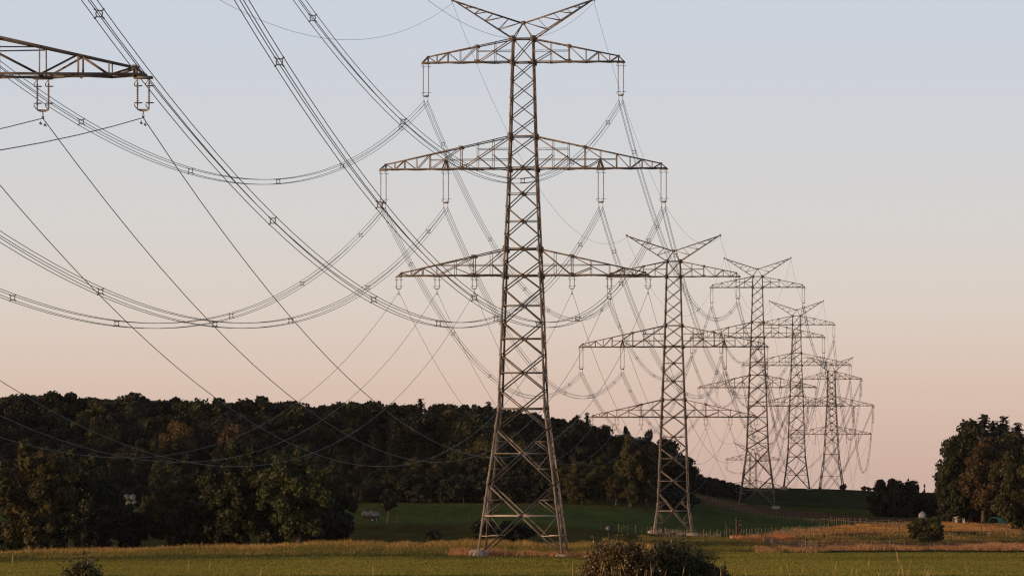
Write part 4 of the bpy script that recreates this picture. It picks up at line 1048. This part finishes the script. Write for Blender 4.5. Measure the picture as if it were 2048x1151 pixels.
# ------------------------------------------------------------------ water tank trailer in the far meadow
def tank_trailer(px, D, rz, label, scale=1., mat='tank', text=True):
    p = G(px, D); r = empty('tank_trailer', p, rz); r.scale = (scale,) * 3; tag(r, label, 'trailer')
    m = MB(); n = 18; L = 2.75; R = .56; prof = [(0, -L / 2 - .12), (.3, -L / 2 - .10), (.5, -L / 2 - .04), (R, -L / 2 + .05), (R, 0), (R, L / 2 - .05), (.5, L / 2 + .04), (.3, L / 2 + .10), (0, L / 2 + .12)]
    m.lathe(prof, n=n); m.v = [(v[2], v[0], v[1] + 1.22) for v in m.v]
    t = m.build('tank', M[mat], r, True)
    m = MB()
    for xx in (-.8, 0, .8): m.ring((xx, 0, 1.22), R + .005, .022, (1, 0, 0), 22, 5)
    m.build('band', M[mat], t)
    for xx in (-1.0, .12):
        m = MB(); m.lathe([(.09, 0), (.09, .14), (.0, .16)], (xx, 0, 1.76), 8); m.build('filler_cap', M['galv'], t)
    if text:
        m = MB()
        # worn lettering, too small in the photograph to read
        for x0, wds, zz in ((-.86, (.10, .06, .12), 1.32), (.22, (.12, .10, .14, .08, .12, .13, .09), 1.24)):
            for wd in wds:
                y = -math.sqrt(max(R * R - (zz - 1.22) ** 2, 0)) - .012; m.box((x0 + wd / 2, y, zz), wd, .012, .13); x0 += wd + .022
        m.build('lettering', M['tank_text'], t)
    m = MB()
    for s in (-1, 1): m.box((-.1, s * .32, .62), 2.7, .09, .12)
    m.tube([(-1.4, -.3, .62), (-2.15, 0, .55)], .05, 6); m.tube([(-1.4, .3, .62), (-2.15, 0, .55)], .05, 6); m.tube([(-2.15, 0, .55), (-2.35, 0, .55)], .05, 6); m.tube([(-2.0, 0, .55), (-2.0, 0, .02)], .04, 6); m.box((-2.0, 0, .02), .2, .2, .03)
    for xx in (-1, -.2, .95): m.box((xx, 0, .7), .08, .75, .14)
    m.build('chassis', M['rust'], r)
    for s in (-1, 1):
        for xx in (.28,):
            m = MB(); m.lathe([(.14, -.11), (.30, -.12), (.36, -.09), (.37, 0), (.36, .09), (.30, .12), (.14, .11)], n=18); m.v = [(v[0] + xx, v[2] + s * .66, v[1] + .37) for v in m.v]; wh = m.build('wheel', M['rubber'], r, True)
            m = MB(); m.lathe([(0, -.06), (.15, -.08), (.15, .08), (0, .06)], n=12); m.v = [(v[0] + xx, v[2] + s * .68, v[1] + .37) for v in m.v]; m.build('rim', M['white'], wh)
    m = MB(); m.box((.98, -.5, .45), .07, .07, .5); m.box((.92, -.5, .2), .35, .1, .05); m.build('support_leg', M['galv'], r)
    return r
tank_trailer(741, 915, .05, 'grey water tank trailer parked in the shaded middle meadow', 1.0)
tank_trailer(1845, 1062, math.radians(82), 'pale round water tank seen end-on above the olive pasture bush', 1.22, 'tank_pale', False)

# wrapped bales
k = 0
for row, z0, xs in ((0, 0, (222, 234, 246, 258, 270)), (1, 1.15, (230, 242, 254, 266))):
    for px in xs:
        p = G(px, 1040); m = MB()
        m.lathe([(0, -.58), (.45, -.58), (.58, -.48), (.61, 0), (.58, .48), (.45, .58), (0, .58)], n=16); m.v = [(v[0], v[2], v[1] + .6) for v in m.v]
        o = m.build('wrapped_bale', M['film'], smooth=True, loc=p + Vector((0, 0, z0 + 2.0 - 2.0))); tag(o, 'white film-wrapped round bale stacked behind the left meadow trees', 'bale', 'white wrapped bales'); k += 1

# shelter with pale posts
p = G(1919, 1058); r = empty('field_shelter', p, .1); tag(r, 'tiny open field shelter with white posts and slanting roof', 'shelter')
m = MB(); m.box((-.55, 0, 1.32), 1.0, 1.6, .05, Matrix.Rotation(-.22, 4, 'Y')); m.build('roof', M['white'], r)
for xx, h in ((-.9, 1.15), (-.62, 1.22), (.55, 1.1), (.82, 1.05)):
    m = MB(); m.tube([(xx, -.6, -.1), (xx + .03, -.6, h)], .06, 7); m.build('post', M['white'], r)
for xx in (-.76, .68): m = MB(); m.box((xx, -.6, .35), .26, .05, .6); m.build('side_panel', M['white'], r)
m = MB(); m.box((0, .7, .6), 1.7, .06, 1.2); m.build('back_panel', M['wood_dark'], r)
# green tunnel
p = G(1998, 1055); r = empty('tarpaulin_tunnel', p, -.8); tag(r, 'green tarpaulin tunnel partly hidden by the near olive tree', 'tent')
m = MB(); n = 14; LN = 3.2
vs = [(1.45 * math.cos(math.pi * k / n) - (.0), y, 1.35 * math.sin(math.pi * k / n) ** .8 - .05) for y in (-1.6, 1.6) for k in range(n + 1)]
m.add(vs, [(k, k + 1, k + n + 2, k + n + 1) for k in range(n)]); m.build('cover', M['tarp'], r, True)
m = MB(); vs = [(1.40 * math.cos(math.pi * k / n), 1.5, 1.30 * math.sin(math.pi * k / n) ** .8 - .05) for k in range(n + 1)] + [(0, 1.5, 0)]; m.add(vs, [(k, k + 1, n + 1) for k in range(n)]); m.build('dark_interior_sheet', M['sign_dark'], r)  # dark sheet put in to stand for the shaded inside of the tunnel
for y in (-1.6, 1.6):
    m = MB(); m.tube([(1.42 * math.cos(math.pi * k / n), y, 1.32 * math.sin(math.pi * k / n) ** .8 - .05) for k in range(n + 1)], .04, 6); m.build('hoop', M['tarp'], r)
for px, hh, mt in ((1898, 4.5, 'leaf_dark'), (1912, 6, 'leaf_dark'), (1930, 5, 'leaf'), (1950, 6, 'leaf_dark'), (1972, 5, 'leaf_brown'), (1990, 5.5, 'leaf_dark'), (2012, 6, 'leaf_dark'), (2035, 6, 'leaf_dark')):
    plant(rnd.choice(['bush0', 'bush1']), 'grove_bush', px, 1072, None, hh, mt, 'dark undergrowth bush at the foot of the right-hand grove', 'bush', 'undergrowth of the right-hand grove', .8)
# bare pole by the hedge
p = G(1878, 1100); m = MB(); m.tube([(0, 0, -.3), (-.05, 0, 3.2), (-.28, 0, 6.6)], [.16, .13, .09], 8)
tag(m.build('utility_pole', M['wood'], loc=p), 'pale bare wooden pole standing before the dark hedge', 'pole')

# ------------------------------------------------------------------ evening haze
m = MB(); m.box((0, 2450, 17), 15400, 6500, 150)
hz = bpy.data.materials.new('haze_air'); hz.use_nodes = True; ht = hz.node_tree; ht.nodes.clear()
pv = ht.nodes.new('ShaderNodeVolumePrincipled'); ho = ht.nodes.new('ShaderNodeOutputMaterial'); ht.links.new(pv.outputs[0], ho.inputs['Volume'])
pv.inputs['Color'].default_value = (.92, .92, .95, 1); pv.inputs['Density'].default_value = 1.3e-5; pv.inputs['Anisotropy'].default_value = .2
tag(m.build('haze', hz), kind='stuff')
